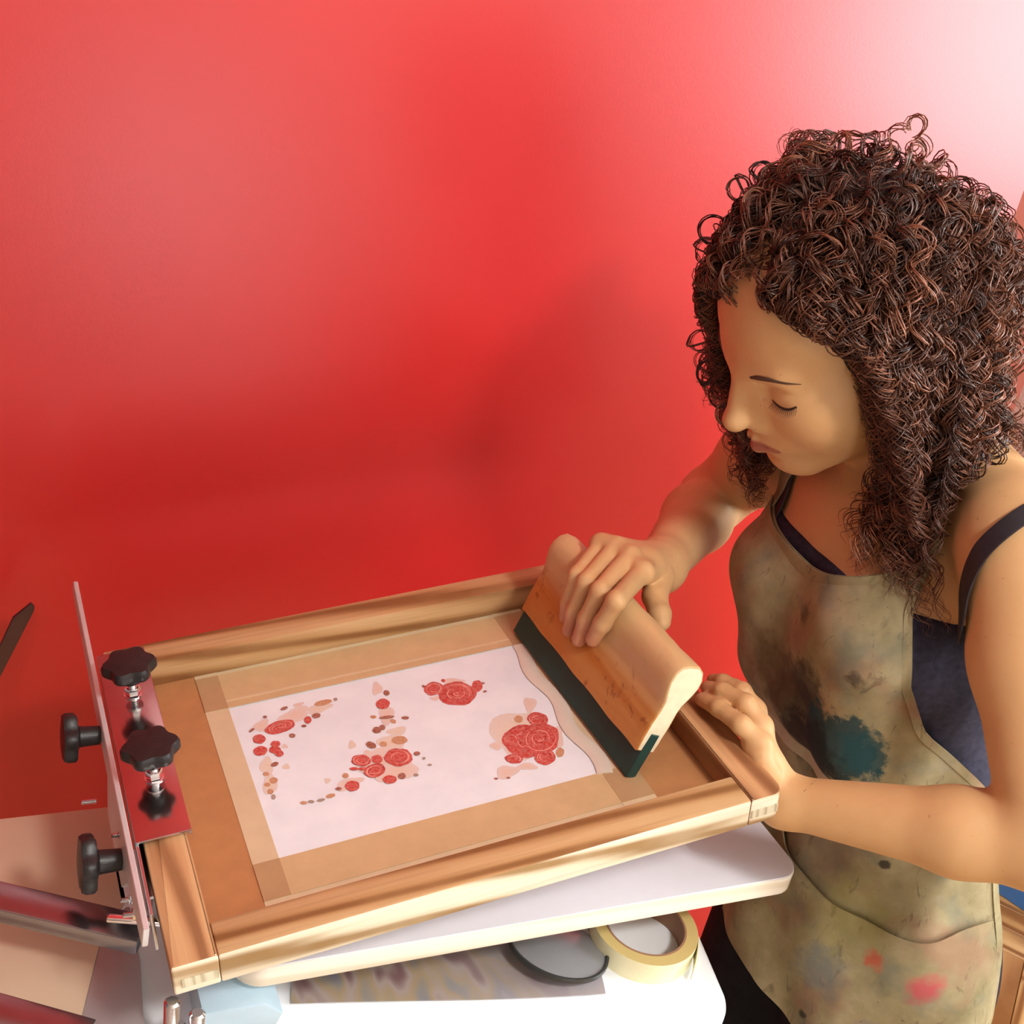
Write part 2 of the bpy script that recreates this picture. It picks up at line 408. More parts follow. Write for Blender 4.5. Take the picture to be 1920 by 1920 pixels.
# printed roses showing through the mesh: four flat motifs
MOTIFS = [
 [(0.1352,0.2577,0.014,0.001,-0.0005,-0.0088,0), (0.1144,0.2478,0.0053,-0.0019,-0.0014,-0.0063,0), (0.1118,0.2318,0.006,-0.0005,-0.0007,-0.0065,0), (0.1263,0.2362,0.004,-0.0014,-0.001,-0.0042,0), (0.1241,0.2287,0.0048,-0.0018,-0.0011,-0.0049,0), (0.1264,0.2225,0.0035,-0.0013,-0.001,-0.0041,0), (0.1331,0.2306,0.0026,-0.001,-0.0006,-0.0028,4), (0.1611,0.2584,0.0031,-0.0011,-0.0013,-0.005,0), (0.1697,0.262,0.0039,-0.0004,-0.0006,-0.0038,1), (0.1427,0.2424,0.0026,-0.0011,-0.0007,-0.0029,1), (0.1805,0.2782,0.0084,0,-0.0005,-0.0039,2), (0.1924,0.2788,0.0018,-0.0006,-0.0007,-0.0023,5), (0.1519,0.2699,0.0148,0.0031,-0.0002,-0.0098,4), (0.1747,0.2713,0.0119,0.0006,-0.0006,-0.0062,3), (0.1201,0.2658,0.0074,0.0034,0.0008,-0.0073,4), (0.1194,0.2104,0.0036,0.0007,-0,-0.0028,1), (0.1281,0.2042,0.0031,-0.0011,-0.0008,-0.0034,3), (0.1098,0.201,0.0025,-0.001,-0.0006,-0.0026,2), (0.1139,0.1908,0.0034,-0.0011,-0.001,-0.0038,2), (0.1077,0.1876,0.0025,-0.001,-0.0006,-0.0026,2), (0.1083,0.1783,0.0024,-0.001,-0.0008,-0.0032,2), (0.1093,0.171,0.0017,-0.0006,-0.0007,-0.0032,5), (0.1106,0.2622,0.0028,0.0017,0.0003,-0.0017,1), (0.1259,0.2764,0.0018,-0.0006,-0.0005,-0.0018,1), (0.145,0.2823,0.0035,0.0007,-0,-0.0023,1), (0.1126,0.2115,0.0053,-0.0019,-0.0022,-0.0109,3), (0.1101,0.1881,0.0055,-0.0021,-0.0032,-0.0132,3), (0.1557,0.2516,0.0022,-0.0008,-0.0005,-0.0018,1), (0.1586,0.283,0.0049,0.0004,-0.0002,-0.0031,4)],
 [(0.2315,0.2567,0.006,-0.0021,-0.0024,-0.0074,0), (0.2397,0.2714,0.0017,-0.0032,-0.0022,-0.0028,1), (0.2333,0.2811,0.0043,-0.0016,-0.0029,-0.0094,4), (0.2327,0.23,0.0021,-0.0024,-0.0015,-0.0025,2), (0.2446,0.2305,0.0031,-0.0013,-0.0007,-0.0022,1), (0.2154,0.223,0.0037,-0.0014,-0.0013,-0.0043,1), (0.221,0.2248,0.002,-0.0023,-0.0018,-0.003,1), (0.2322,0.2159,0.0088,-0.001,-0.0011,-0.0058,3), (0.2301,0.203,0.0066,-0.0024,-0.0019,-0.0054,2), (0.2046,0.2053,0.0034,-0.0038,-0.0021,-0.0035,1), (0.2151,0.2029,0.0031,-0.0013,-0.001,-0.0035,2), (0.1906,0.1887,0.0076,-0.0039,-0.0026,-0.0071,0), (0.2038,0.1853,0.0044,-0.0018,-0.0016,-0.0054,0), (0.222,0.1814,0.0114,-0.0042,-0.0034,-0.0112,0), (0.1978,0.1721,0.0095,0.0002,-0.001,-0.0086,0), (0.2064,0.1567,0.0055,-0.0021,-0.0016,-0.0051,0), (0.2176,0.1574,0.0031,-0.0011,-0.0012,-0.0038,1), (0.1744,0.1602,0.0057,-0.0021,-0.0018,-0.0062,0), (0.1817,0.1804,0.0034,-0.0014,-0.0006,-0.002,0), (0.1886,0.1778,0.0034,-0.0013,-0.0006,-0.002,0), (0.1726,0.1751,0.0025,-0.001,-0.0009,-0.0032,2), (0.1541,0.1554,0.004,-0.0002,-0.0004,-0.0026,2), (0.1453,0.1533,0.0034,-0.0002,-0.0003,-0.0019,5), (0.1371,0.1543,0.0025,-0.001,-0.0005,-0.0019,5), (0.1311,0.1553,0.0028,-0.0011,-0.0005,-0.0019,2), (0.1626,0.1612,0.0025,-0.001,-0.0005,-0.0019,1), (0.2389,0.1803,0.0026,-0.001,-0.001,-0.0026,1), (0.2426,0.1724,0.0013,-0.0005,-0.0006,-0.0016,5), (0.2446,0.1625,0.0017,-0.0006,-0.0005,-0.0013,5), (0.2292,0.1545,0.0021,-0.0008,-0.0007,-0.0019,5), (0.1889,0.2119,0.0031,-0.0011,-0.0016,-0.0054,3), (0.1566,0.1747,0.0025,-0.0008,-0.0009,-0.0032,3), (0.23,0.2408,0.0064,-0.0025,-0.004,-0.0133,4), (0.2231,0.203,0.0114,-0.0047,-0.0031,-0.0098,3), (0.2084,0.1798,0.0211,-0.0077,-0.0052,-0.0172,4), (0.2161,0.166,0.0185,-0.0001,-0.0021,-0.0137,4), (0.2178,0.2421,0.0026,-0.0011,-0.0007,-0.0022,2), (0.2289,0.2371,0.0067,-0.0014,-0.0005,-0.0022,1), (0.1991,0.1967,0.0038,-0.0014,-0.0011,-0.0033,4), (0.1728,0.1644,0.0119,0.0018,-0.0003,-0.0066,4)],
 [(0.3012,0.2481,0.0165,-0.0073,-0.007,-0.0168,0), (0.2831,0.2625,0.0093,-0.0008,-0.0022,-0.0101,0), (0.323,0.2517,0.0048,-0.0018,-0.0033,-0.0084,0), (0.2755,0.2689,0.0014,-0.0017,-0.001,-0.0017,1), (0.2958,0.2709,0.0019,-0.0007,-0.0008,-0.0023,0), (0.3296,0.2541,0.0019,-0.0007,-0.0006,-0.0016,1), (0.3269,0.2416,0.0021,0.0001,-0.0003,-0.0016,1), (0.2792,0.2482,0.0041,-0.0016,-0.001,-0.003,4), (0.3047,0.2672,0.0096,-0.0032,-0.0014,-0.0038,4)],
 [(0.3356,0.1623,0.0179,-0.0113,-0.0108,-0.0202,0), (0.3232,0.17,0.0069,-0.0024,-0.0023,-0.0059,0), (0.3573,0.1867,0.008,-0.0056,-0.0049,-0.0086,0), (0.3597,0.1686,0.0044,-0.0016,-0.0024,-0.0053,0), (0.3161,0.1441,0.0071,-0.0037,-0.0027,-0.0056,0), (0.3427,0.1367,0.0088,-0.0032,-0.0042,-0.0096,0), (0.3593,0.2091,0.0055,-0.0022,-0.0042,-0.0101,4), (0.3079,0.166,0.0048,-0.002,-0.0021,-0.0053,4), (0.3624,0.1564,0.0064,-0.0022,-0.006,-0.0132,4), (0.3577,0.1379,0.0035,-0.0013,-0.0027,-0.0058,2), (0.3042,0.1306,0.0101,-0.001,-0.0022,-0.0079,4), (0.3229,0.131,0.0088,-0.0032,-0.0018,-0.0043,4), (0.341,0.1928,0.0037,-0.0014,-0.002,-0.0049,2), (0.3022,0.1234,0.0017,-0.0006,-0.0005,-0.0012,1), (0.2919,0.1261,0.0017,-0.0007,-0.0005,-0.0013,1), (0.3346,0.1744,0.0239,-0.0094,-0.0126,-0.0306,3), (0.3484,0.1614,0.0167,-0.0061,-0.009,-0.0198,0)]]
PAL = [srgb(196, 58, 50), srgb(150, 84, 62), srgb(196, 142, 100), srgb(232, 206, 160), srgb(232, 186, 150), srgb(160, 142, 128)]
t = NT('printed_ink'); a = t.n('ShaderNodeVertexColor', _layer_name='Col')
sp = t.ramp(t.noise(t.coord(), 420, 3), ((0.35, (0, 0, 0, 1)), (0.7, (1, 1, 1, 1))))
M_ink = t.set(t.mix(t.math('MULTIPLY', sp, 0.35), a.outputs['Color'], srgb(226, 190, 178)), 0.5, 0, 0.3)
def motif(items):
    V = []; Fc = []; Cc = []
    order = sorted(items, key=lambda e: {3: 0, 4: 1, 2: 2, 5: 3, 1: 4, 0: 5}[e[6]])
    for q, (a0, b0, ux, uy, vx, vy, ci) in enumerate(order):
        U = np.array([ux, uy]); W = np.array([vx, vy]); n = 22; h = MH + .0002 + q * 2.0e-5
        c = np.array([a0, b0]); ph = RNG.uniform(0, 6.28)
        soft = ci in (3, 4)
        wob = 1 + (0.16 if soft else 0.03) * np.sin(np.arange(n) * 2 * np.pi / n * (3 if soft else 5) + ph) + RNG.uniform(-.035, .035, n)
        col = np.array(PAL[ci][:3]); white = np.array(srgb(224, 218, 218)[:3])
        k0 = len(V); V.append((*c, h)); Cc.append(col if not soft else col * .6 + white * .4)
        for i in range(n):
            an = 2 * np.pi * i / n; p = c + wob[i] * (math.cos(an) * U + math.sin(an) * W)
            V.append((*p, h)); Cc.append(col * (.92 + .16 * RNG.random()) if not soft else col * .25 + white * .75)
        for i in range(n): Fc.append((k0, k0 + 1 + i, k0 + 1 + (i + 1) % n))
        big = np.linalg.norm(U) > .0065 and ci == 0
        if big:                                                     # petal lines of a rose: pale and dark arcs winding inwards
            lw = .00042
            for s in range(9 if np.linalg.norm(U) > .014 else 5):
                rr = .92 - .1 * s; a1 = RNG.uniform(0, 6.28); span = RNG.uniform(1.6, 4.2); m = 14
                cc = np.array(srgb(236, 160, 146)[:3]) if s % 3 else np.array(srgb(150, 30, 34)[:3])
                if rr < .12: break
                k0 = len(V)
                for i in range(m):
                    an = a1 + span * i / (m - 1); r = rr - .06 * i / (m - 1)
                    w = lw * math.sin(math.pi * (i + .5) / m) / max(np.linalg.norm(U), 1e-4)
                    for sg in (-1, 1):
                        p = c + (r + sg * w) * (math.cos(an) * U + math.sin(an) * W); V.append((*p, h + 1e-5)); Cc.append(cc)
                for i in range(m - 1): Fc.append((k0 + 2 * i, k0 + 2 * i + 1, k0 + 2 * i + 3, k0 + 2 * i + 2))
    o = np_mesh('printed_flower_motif', V, Fc, M_ink, screen, None, np.array(Cc))
    return o
LBL = ['curved spray of red flowers', 'tall spray of red roses tapering upwards', 'single red rose with side buds', 'large rose cluster beside the squeegee']
for k, m in enumerate(MOTIFS): motif(m)['label'] = LBL[k]

# ------------------------------------------------------------------ squeegee standing on the mesh
LEAN = math.radians(17.4); sq_u = np.array([math.cos(LEAN), 0, -math.sin(LEAN)]); sq_v = np.array([math.sin(LEAN), 0, math.cos(LEAN)])
SQ0 = np.array([.3985, 0, .1222]); SY0, SY1 = .086, .317
def SQ(u, v, d): return SQ0 + sq_u * u + sq_v * v + np.array([0, d, 0]) + np.array([-.0085 * (d - SY0) / (SY1 - SY0), 0, 0])
squeegee = tag(empty('squeegee', tuple(SQ0 + np.array([0, (SY0 + SY1) / 2, 0]))), 'wooden squeegee with dark green rubber blade standing on the screen', 'squeegee')
def to_local(o, e):
    for v in o.data.vertices: v.co = v.co - e.location
prof = [(-.0100, .027), (-.0106, .040), (-.0108, .055), (-.0098, .070), (-.0104, .078), (-.0140, .088), (-.0163, .097), (-.0158, .106), (-.0120, .113), (-.0055, .1165)]
poly = [(u, v) for u, v in prof] + [(-u, v) for u, v in prof[::-1]]
t = NT('orange_varnished_handle'); v = t.coord((26, 2.2, 26)); g = t.noise(v, 1.0, 4, .6, 1.5)
c = t.ramp(g, ((.3, srgb(188, 116, 52)), (.55, srgb(208, 150, 84)), (.8, srgb(218, 174, 116))))
st = t.ramp(t.noise(t.coord((1, 1, 1)), 62, 3, .6, .6), ((.59, (0, 0, 0, 1)), (.68, (1, 1, 1, 1))))
c = t.mix(t.math('MULTIPLY', st, .75), c, srgb(136, 78, 44))
og = t.ramp(t.noise(t.coord((16, 5, 16)), 1.0, 2), ((.42, (0, 0, 0, 1)), (.62, (1, 1, 1, 1))))
c = t.mix(t.math('MULTIPLY', og, .55), c, srgb(204, 118, 40))
sx = t.n('ShaderNodeSeparateXYZ'); t.l(t.coord(), sx.inputs[0])
up_ = t.ramp(t.math('ADD', t.math('MULTIPLY', sx.outputs[2], 10.0), t.math('MULTIPLY', t.noise(t.coord((40, 6, 40)), 1.0, 3), .35)), ((.78, (0, 0, 0, 1)), (.98, (1, 1, 1, 1))))
c = t.mix(t.math('MULTIPLY', up_, .8), c, srgb(218, 186, 138))
M_handle = t.set(c, 0.42, 0, 0.4); t.bump(g, .1, .001)
M_capwood = plain('raw_handle_end', srgb(240, 230, 196), .6, var=.06, scale=120)
bm = bmesh.new(); NS = 24
rings = []
for i in range(NS + 1):
    d = SY0 + (SY1 - SY0) * i / NS
    rings.append([bm.verts.new(SQ(u * (1 + .02 * math.sin(i * 1.7 + k)), v + .0006 * math.sin(i * .9 + k * 2), d)) for k, (u, v) in enumerate(poly)])
for A, B in zip(rings, rings[1:]):
    for i in range(len(poly)):
        j = (i + 1) % len(poly); bm.faces.new((A[i], A[j], B[j], B[i]))
cf = [bm.faces.new(rings[0][::-1]), bm.faces.new(rings[-1])]
bmesh.ops.recalc_face_normals(bm, faces=bm.faces)
for f in cf: f.material_index = 1
bmesh.ops.bevel(bm, geom=[e for f in cf for e in f.edges], offset=.0016, segments=2, affect='EDGES', profile=.5)
handle = bm_obj('handle', bm, [M_handle, M_capwood], squeegee, 50); to_local(handle, squeegee)
M_blade = plain('dark_green_rubber', srgb(16, 58, 52), .5, var=.15, scale=80)
bm = bmesh.new()
add_prism(bm, [(-.0048, .0005), (.0048, .0005), (.0048, .0275), (.0042, .046), (-.0042, .046), (-.0048, .0275)], lambda u, v, d: SQ(u, v, d), SY0 - .0012, SY1 + .0012, .0006, 1)
blade = bm_obj('blade', bm, M_blade, squeegee, 40); to_local(blade, squeegee)
# line of pale ink pushed along in front of the blade
M_inkpale = plain('pale_ink', srgb(222, 212, 196), .3, spec=.6, var=.03)
pth = [(.383 + .0035 * math.sin(i * .9), .098 + i * .0125, MH + .0012) for i in range(17)]
V, Fc = tube_np(spline(pth, 60), .0075, 8, .16); np_mesh('ink_bead', V, Fc, M_inkpale, screen, 60)

TZ = -.100
# ------------------------------------------------------------------ table-top press
press = tag(empty('screen_printing_press', (0, .2, -.1)), 'table-top screen printing press with steel clamp and black star knobs', 'printing press')
def into(o, par=None):
    par = par or press
    for v in o.data.vertices: v.co = v.co - press.location
    return o
def pbox(name, lo, hi, mat, bevel=0, parent=None, seg=2): return into(box(name, lo, hi, mat, parent or press, bevel, seg))
# printing board under the screen
bm = bmesh.new(); add_prism(bm, round_rect(.066, .0567, .6093, .37, .024, 8), lambda u, v, d: (u, v, d), -.0213, -.0012, .0012)
board = into(bm_obj('platen', bm, M_boardedge, press, 40))
bm = bmesh.new(); add_prism(bm, round_rect(.0666, .0573, .6087, .3694, .0235, 8), lambda u, v, d: (u, v, d), -.0012, 0.0, .0004, 1)
into(bm_obj('laminate', bm, M_laminate, board, 40))
pbox('platen_arm', (.02, .175, -.062), (.50, .225, -.0215), M_steel, .002)
# turned-away board on the left, thin steel sheet beside it
bm = bmesh.new(); add_prism(bm, [(-.62, -.30), (-.047, -.30), (-.047, .077), (-.0226, .158), (.004, .20), (.004, .3218), (-.62, .3218)], lambda u, v, d: (u, v, d), -.072, -.05, .001)
into(bm_obj('side_platen', bm, M_beige, press, 40))
bm = bmesh.new(); add_prism(bm, [(-.047, -.20), (-.006, -.20), (.0005, .075), (.006, .131), (.006, .20), (-.0226, .158), (-.047, .077)], lambda u, v, d: (u, v, d), -.066, -.0515, .001)
into(bm_obj('base_sheet', bm, M_greyboard, press, 40))
def bar(name, p, q, w, th, mat, parent=None, bev=.0015):
    p = Vector(p); q = Vector(q); d = (q - p); L = d.length; d.normalize(); sd = d.cross(Vector((0, 0, 1))).normalized(); up = sd.cross(d)
    bm = bmesh.new(); add_box(bm, (0, -w / 2, -th / 2), (L, w / 2, th / 2), bev, 2)
    for v in bm.verts: v.co = p + d * v.co.x + sd * v.co.y + up * v.co.z
    return into(bm_obj(name, bm, mat, parent or press, 40))
M_arm = plain('dull_polished_arm', (.30, .29, .31, 1), .24, 1.0, var=.1, scale=20)
bar('swing_arm', (-.30, .268, .012), (.0, .0975, .012), .0285, .014, M_arm)
bar('swing_arm', (-.36, .205, .012), (-.05, .0095, .012), .026, .014, M_arm)
# clamp: upright plate, channel over the frame edge, knobs
bm = bmesh.new(); add_prism(bm, [(.030, .072), (.10, .066), (.125, .038), (.212, .038), (.225, .066), (.50, .070), (.512, .072), (.512, .083), (.030, .088)], lambda u, v, d: (d, u, v), -.0145, -.0100, .0006, 1)
into(bm_obj('clamp_plate', bm, plain('brushed_aluminium', (.72, .71, .70, 1), .55, .55, var=.05), press, 40))
def loc2(a, b, h): return FP(a, b, h)
def fbox(name, lo, hi, mat, parent=None, bevel=.0008):
    bm = bmesh.new(); add_box(bm, lo, hi, bevel, 2)
    for v in bm.verts: v.co = Vector(loc2(*v.co))
    return into(bm_obj(name, bm, mat, parent or press, 40))
chan = fbox('clamp_channel', (-.0062, .123, .0028), (.0365, .378, .0052), M_mirror_steel)
fbox('channel_side', (-.0062, .05, -.0335), (-.0036, .378, .0028), M_steel, chan)
fbox('channel_flange', (-.0062, .10, -.0335), (.030, .378, -.0300), M_steel, chan)
fbox('channel_rib', (.0335, .123, .0003), (.0365, .378, .0030), M_steel, chan)
def knob(base, axis, shaft, rad=.0235, name='clamp_knob', hub=False):
    """six-lobed star knob: lobed head, tapered hub and threaded bolt"""
    ax = Vector(axis).normalized(); q = Vector((0, 0, 1)).rotation_difference(ax); base = Vector(base)
    bm = bmesh.new(); n = 72; rings = []
    def ringv(sc, h, lob):
        out = []
        for i in range(n):
            a = 2 * math.pi * i / n; r = rad * sc * (1 - lob * .5 * (1 - math.cos(6 * a)) )
            out.append(bm.verts.new(base + q @ Vector((r * math.cos(a), r * math.sin(a), h))))
        return out
    s = shaft
    rings = ([ringv(.36, .0005, 0), ringv(.40, s + .008, 0)] if hub else [ringv(.34, s, 0), ringv(.42, s + .008, 0)]) + [ ringv(.55, s + .0095, .02), ringv(.92, s + .0105, .17), ringv(1, s + .0125, .18), ringv(1, s + .0185, .18), ringv(.93, s + .0215, .17), ringv(.5, s + .0228, .05)]
    for A, B in zip(rings, rings[1:]):
        for i in range(n): bm.faces.new((A[i], A[(i + 1) % n], B[(i + 1) % n], B[i]))
    bm.faces.new(rings[0][::-1]); bm.faces.new(rings[-1])
    k = into(bm_obj(name, bm, M_black, press, 45))
    if hub: return k
    bm = bmesh.new()
    pr = [(.0036, -.006)]
    for i in range(10): pr += [(.0036, s * i / 10), (.0031, s * (i + .5) / 10)]
    pr += [(.0036, s + .002)]
    add_lathe(bm, pr, base, ax, 20)
    add_lathe(bm, [(.0064, s * .35), (.0068, s * .42), (.0068, s * .62), (.0064, s * .70)], base, ax, 6)
    add_lathe(bm, [(.0082, s * .24), (.0082, s * .33)], base, ax, 24)
    into(bm_obj('bolt', bm, M_chrome, k, 40))
    return k
up = FP(0, 0, 1) - FP(0, 0, 0)
knob(FP(.0174, .301, .0052), up, .020); knob(FP(.0185, .1857, .0052), up, .020)
knob((-.0145, .276, .070), (-1, 0, 0), .009, .0225, hub=True); knob((-.0145, .1323, .060), (-1, 0, 0), .009, .0235, hub=True)
def bolt(p, axis, L, r=.004, head=None, name='bolt'):
    bm = bmesh.new(); pr = []
    m = max(4, int(L / .0012))
    for i in range(m): pr += [(r, L * i / m), (r * .86, L * (i + .5) / m)]
    pr += [(r, L), (r * .7, L + r * .3)]
    add_lathe(bm, pr, p, axis, 20)
    if head: add_lathe(bm, [(head * .9, -head * .7), (head, -head * .55), (head, -.0001), (head * .9, 0)], p, axis, 6)
    return into(bm_obj(name, bm, M_chrome, press, 40))
bolt((-.0145, .278, -.004), (-1, 0, 0), .012, .0026)
bolt((-.0145, .152, .067), (-1, 0, 0), .005, .002, .0035); bolt((-.0145, .093, .056), (-1, 0, 0), .005, .002, .0035); bolt((-.0148, .072, .062), (-1, 0, 0), .006, .0022, .0045)
bar('hinge_link', (-.030, .088, .046), (.012, .074, .046), .006, .005, M_chrome)
# raised clamp plate of the neighbouring arm, edge-on at the far left
def slab(name, poly, axis_fn, d0, d1, mat, bev=.0005):
    bm = bmesh.new(); add_prism(bm, poly, axis_fn, d0, d1, bev, 1); return into(bm_obj(name, bm, mat, press, 40))
M_darksteel = plain('dark_polished_steel', (.10, .055, .055, 1), .3, .8)
dv = Vector((.0472 - .0797, 0, .0377 + .0444)); 
slab('raised_clamp_plate', [(-.125, -.135), (-.068, .022), (-.051, .0385), (-.0475, .034), (-.048, .029), (-.105, -.115)], lambda u, v, d: (u, d, v), .545, .549, M_darksteel)
# base of the press: white column, bracket with cool daylight put into its colour, chrome adjusting bolts
bm = bmesh.new(); add_prism(bm, [(.0, TZ), (.26, TZ), (.26, -.050), (.20, -.050), (.0, -.092)], lambda u, v, d: (d, u, v), -.0035, .085, .003)  # top given a slope so it catches light from the rear window
into(bm_obj('base_column', bm, M_whitemetal, press, 40))
bm = bmesh.new(); add_prism(bm, [(.040, -.062), (.098, -.062), (.104, -.045), (.088, -.030), (.040, -.030)], lambda u, v, d: (u, d, v), .048, .20, .002)
into(bm_obj('arm_bracket', bm, M_daylightmetal, press, 40))
bolt((.0175, .050, -.052), (-.05, 0, 1), .040, .0062, None); bolt((.037, .046, -.075), (-.05, 0, 1), .050, .0062, None)
for p, r in (((.0185, .050, -.046), .0088), ((.039, .046, -.062), .0088)):
    bm = bmesh.new(); add_lathe(bm, [(r * .9, 0), (r, .001), (r, .0085), (r * .9, .0095)], p, (0, 0, 1), 6); into(bm_obj('lock_nut', bm, M_chrome, press, 30))

# ------------------------------------------------------------------ white steel work table under the press
TZ = -.100; TROT = math.radians(-11.6)
table = tag(empty('work_table', (.32, .0, FLOOR)), 'white enamelled steel work table with a rounded front edge under the press', 'table')
ct, stt = math.cos(TROT), math.sin(TROT)
def TP(u, v, z):     # u along the front edge from its right end (negative to the left), v inwards
    ox, oy = .5265, .0055
    return Vector((ox + ct * u - stt * v, oy + stt * u + ct * v, z)) - table.location
bm = bmesh.new()
prof = [(.27, TZ)] + [(.020 - .020 * math.sin(math.radians(a)) , TZ - .020 + .020 * math.cos(math.radians(a))) for a in range(0, 91, 10)] + [(0, TZ - .075), (.012, TZ - .080), (.27, TZ - .080)]
add_prism(bm, prof, lambda v, z, u: TP(u, v, z), -.53, 0.0, .010, 4)
bm_obj('table_top', bm, M_whitemetal, table, 40)
for u in (-.48, -.05):
    for v in (.05, .24):
        a = TP(u, v, 0)
        bm = bmesh.new(); add_box(bm, (a.x - .018, a.y - .018, 0), (a.x + .018, a.y + .018, (TZ - .078) - FLOOR), .003); bm_obj('leg', bm, M_whitemetal, table, 40)

# glossy printed sheet lying on the table, bending over its front edge
t = NT('glossy_printed_sheet'); v = t.coord()
sx = t.n('ShaderNodeSeparateXYZ'); t.l(v, sx.inputs[0])
f1 = t.noise(t.coord((1, .5, 1)), 42, 1, .4, .2); f2 = t.noise(v, 34, 2, .5, .2)
pc = t.ramp(f1, ((.3, srgb(92, 40, 44)), (.42, srgb(150, 134, 126)), (.52, srgb(146, 124, 84)), (.6, srgb(120, 116, 108)), (.7, srgb(104, 104, 116)), (.8, srgb(160, 152, 150))), 'LINEAR')
msk = t.math('MULTIPLY', t.ramp(sx.outputs[0], ((.0, (1, 1, 1, 1)), (.13, (1, 1, 1, 1)), (.30, (0, 0, 0, 1)))), .8)
cc = t.mix(msk, srgb(172, 164, 166), pc)
M_sheet = t.set(cc, .14, 0, .8)
sheet = []; nu, nv = 26, 22
s0 = np.array([.118, .0, 0]);
V = []; Fc = []
def SHEET(u, w):   # u 0..1 left-right, w 0..1 front-back
    uu = -.405 + .285 * u + .012 * (w - .3); vv = .014 + .19 * w
    p = TP(uu, vv, TZ) + table.location
    z = TZ + .0010 + .012 * max(0, u - .55) ** 1.5 * (1 + .5 * w) + .0006 + .0006 * math.sin(7 * u + 3 * w)
    if vv < .020: z -= .020 - math.sqrt(max(0, .020 ** 2 - (.020 - vv) ** 2)) if vv > 0 else .020
    return (p.x, p.y, z)
for k, dz in ((0, .0007), (1, 0)):
    for i in range(nu + 1):
        for j in range(nv + 1):
            x, y, z = SHEET(i / nu, j / nv); V.append((x, y, z + dz))
N1 = (nu + 1) * (nv + 1); idx = lambda i, j, k=0: k * N1 + i * (nv + 1) + j
for i in range(nu):
    for j in range(nv):
        Fc.append((idx(i, j), idx(i + 1, j), idx(i + 1, j + 1), idx(i, j + 1))); Fc.append((idx(i, j, 1), idx(i, j + 1, 1), idx(i + 1, j + 1, 1), idx(i + 1, j, 1)))
for i in range(nu):
    for j, s in ((0, 1), (nv, -1)):
        q = (idx(i, j), idx(i + 1, j), idx(i + 1, j, 1), idx(i, j, 1)); Fc.append(q[::-1] if s > 0 else q)
for j in range(nv):
    for i, s in ((0, -1), (nu, 1)):
        q = (idx(i, j), idx(i, j + 1), idx(i, j + 1, 1), idx(i, j, 1)); Fc.append(q if s > 0 else q[::-1])
sh = np_mesh('glossy_sheet', np.array(V) - np.array([.118, .05, TZ]), Fc, M_sheet, None, 60); sh.location = (.118, .05, TZ)
tag(sh, 'glossy printed sheet lying on the white table under the printing board', 'paper')

# round grey lid with dark rim, leaning on the sheet
lid = tag(empty('round_lid', (.383, .100, TZ + .012), (math.radians(-6), math.radians(8), 0)), 'round grey lid with a thin dark rim beside the tape roll', 'lid')
M_lid = plain('grey_glass_lid', srgb(150, 152, 158), .25, .3, .6, var=.04)
bm = bmesh.new(); add_lathe(bm, [(0, .002), (.045, .002), (.047, .0005), (0, .0)], (0, 0, 0), (0, 0, 1), 48, False); bm_obj('disc', bm, M_lid, lid, 40)
bm = bmesh.new(); add_lathe(bm, [(.0468, -.001), (.0495, -.001), (.0500, .001), (.0495, .004), (.0475, .004), (.0465, .0015), (.0468, -.001)], (0, 0, 0), (0, 0, 1), 56, False); bm_obj('rim', bm, plain('dark_rim', (.03, .035, .035, 1), .35), lid, 40)

# roll of masking tape lying flat
roll = tag(empty('masking_tape_roll', (.475, .0975, TZ)), 'roll of pale yellow masking tape lying on the white table', 'tape roll')
M_mask = plain('pale_yellow_masking_tape', srgb(240, 232, 190), .6, var=.03, bump=.2, bscale=300)
t = NT('tape_roll_side'); v = t.coord(); vl = t.n('ShaderNodeVectorMath', _operation='LENGTH'); t.l(v, vl.inputs[0])
w = t.math('SINE', t.math('MULTIPLY', vl.outputs['Value'], 6200.0)); M_tside = t.set(t.ramp(w, ((0, srgb(196, 172, 108)), (1, srgb(214, 192, 130)))), .6)
bm = bmesh.new(); add_lathe(bm, [(.0405, .0), (.0520, .0), (.0520, .024), (.0405, .024), (.0405, 0)], (0, 0, 0), (0, 0, 1), 72, False)
bmesh.ops.recalc_face_normals(bm, faces=bm.faces)
for f in bm.faces: f.material_index = 1 if abs(f.normal.z) > .7 else 0
bm_obj('tape', bm, [M_mask, M_tside], roll, 40)
bm = bmesh.new(); add_lathe(bm, [(.0385, .0), (.0405, .0), (.0405, .0242), (.0385, .0242), (.0385, 0)], (0, 0, 0), (0, 0, 1), 72, False); bm_obj('core', bm, plain('cardboard_core', srgb(150, 110, 84), .7), roll, 40)
# torn loose end hanging off the roll
pts = []
for i in range(9):
    a = math.radians(-30 - 5 * i); r = .0524 + .010 * (i / 8) ** 2
    pts.append((r * math.cos(a), r * math.sin(a)))
V = []; Fc = []
for i, (x, y) in enumerate(pts):
    V += [(x, y, .001 + .0008 * i), (x, y, .0235 - .0006 * i), (x * 1.012, y * 1.012, .001 + .0008 * i), (x * 1.012, y * 1.012, .0235 - .0006 * i)]
for i in range(8):
    k = 4 * i
    Fc += [(k, k + 4, k + 5, k + 1), (k + 2, k + 3, k + 7, k + 6), (k + 1, k + 5, k + 7, k + 3), (k, k + 2, k + 6, k + 4)]
Fc += [(32, 34, 35, 33), (0, 1, 3, 2)]
np_mesh('loose_end', V, Fc, M_mask, roll, 60)

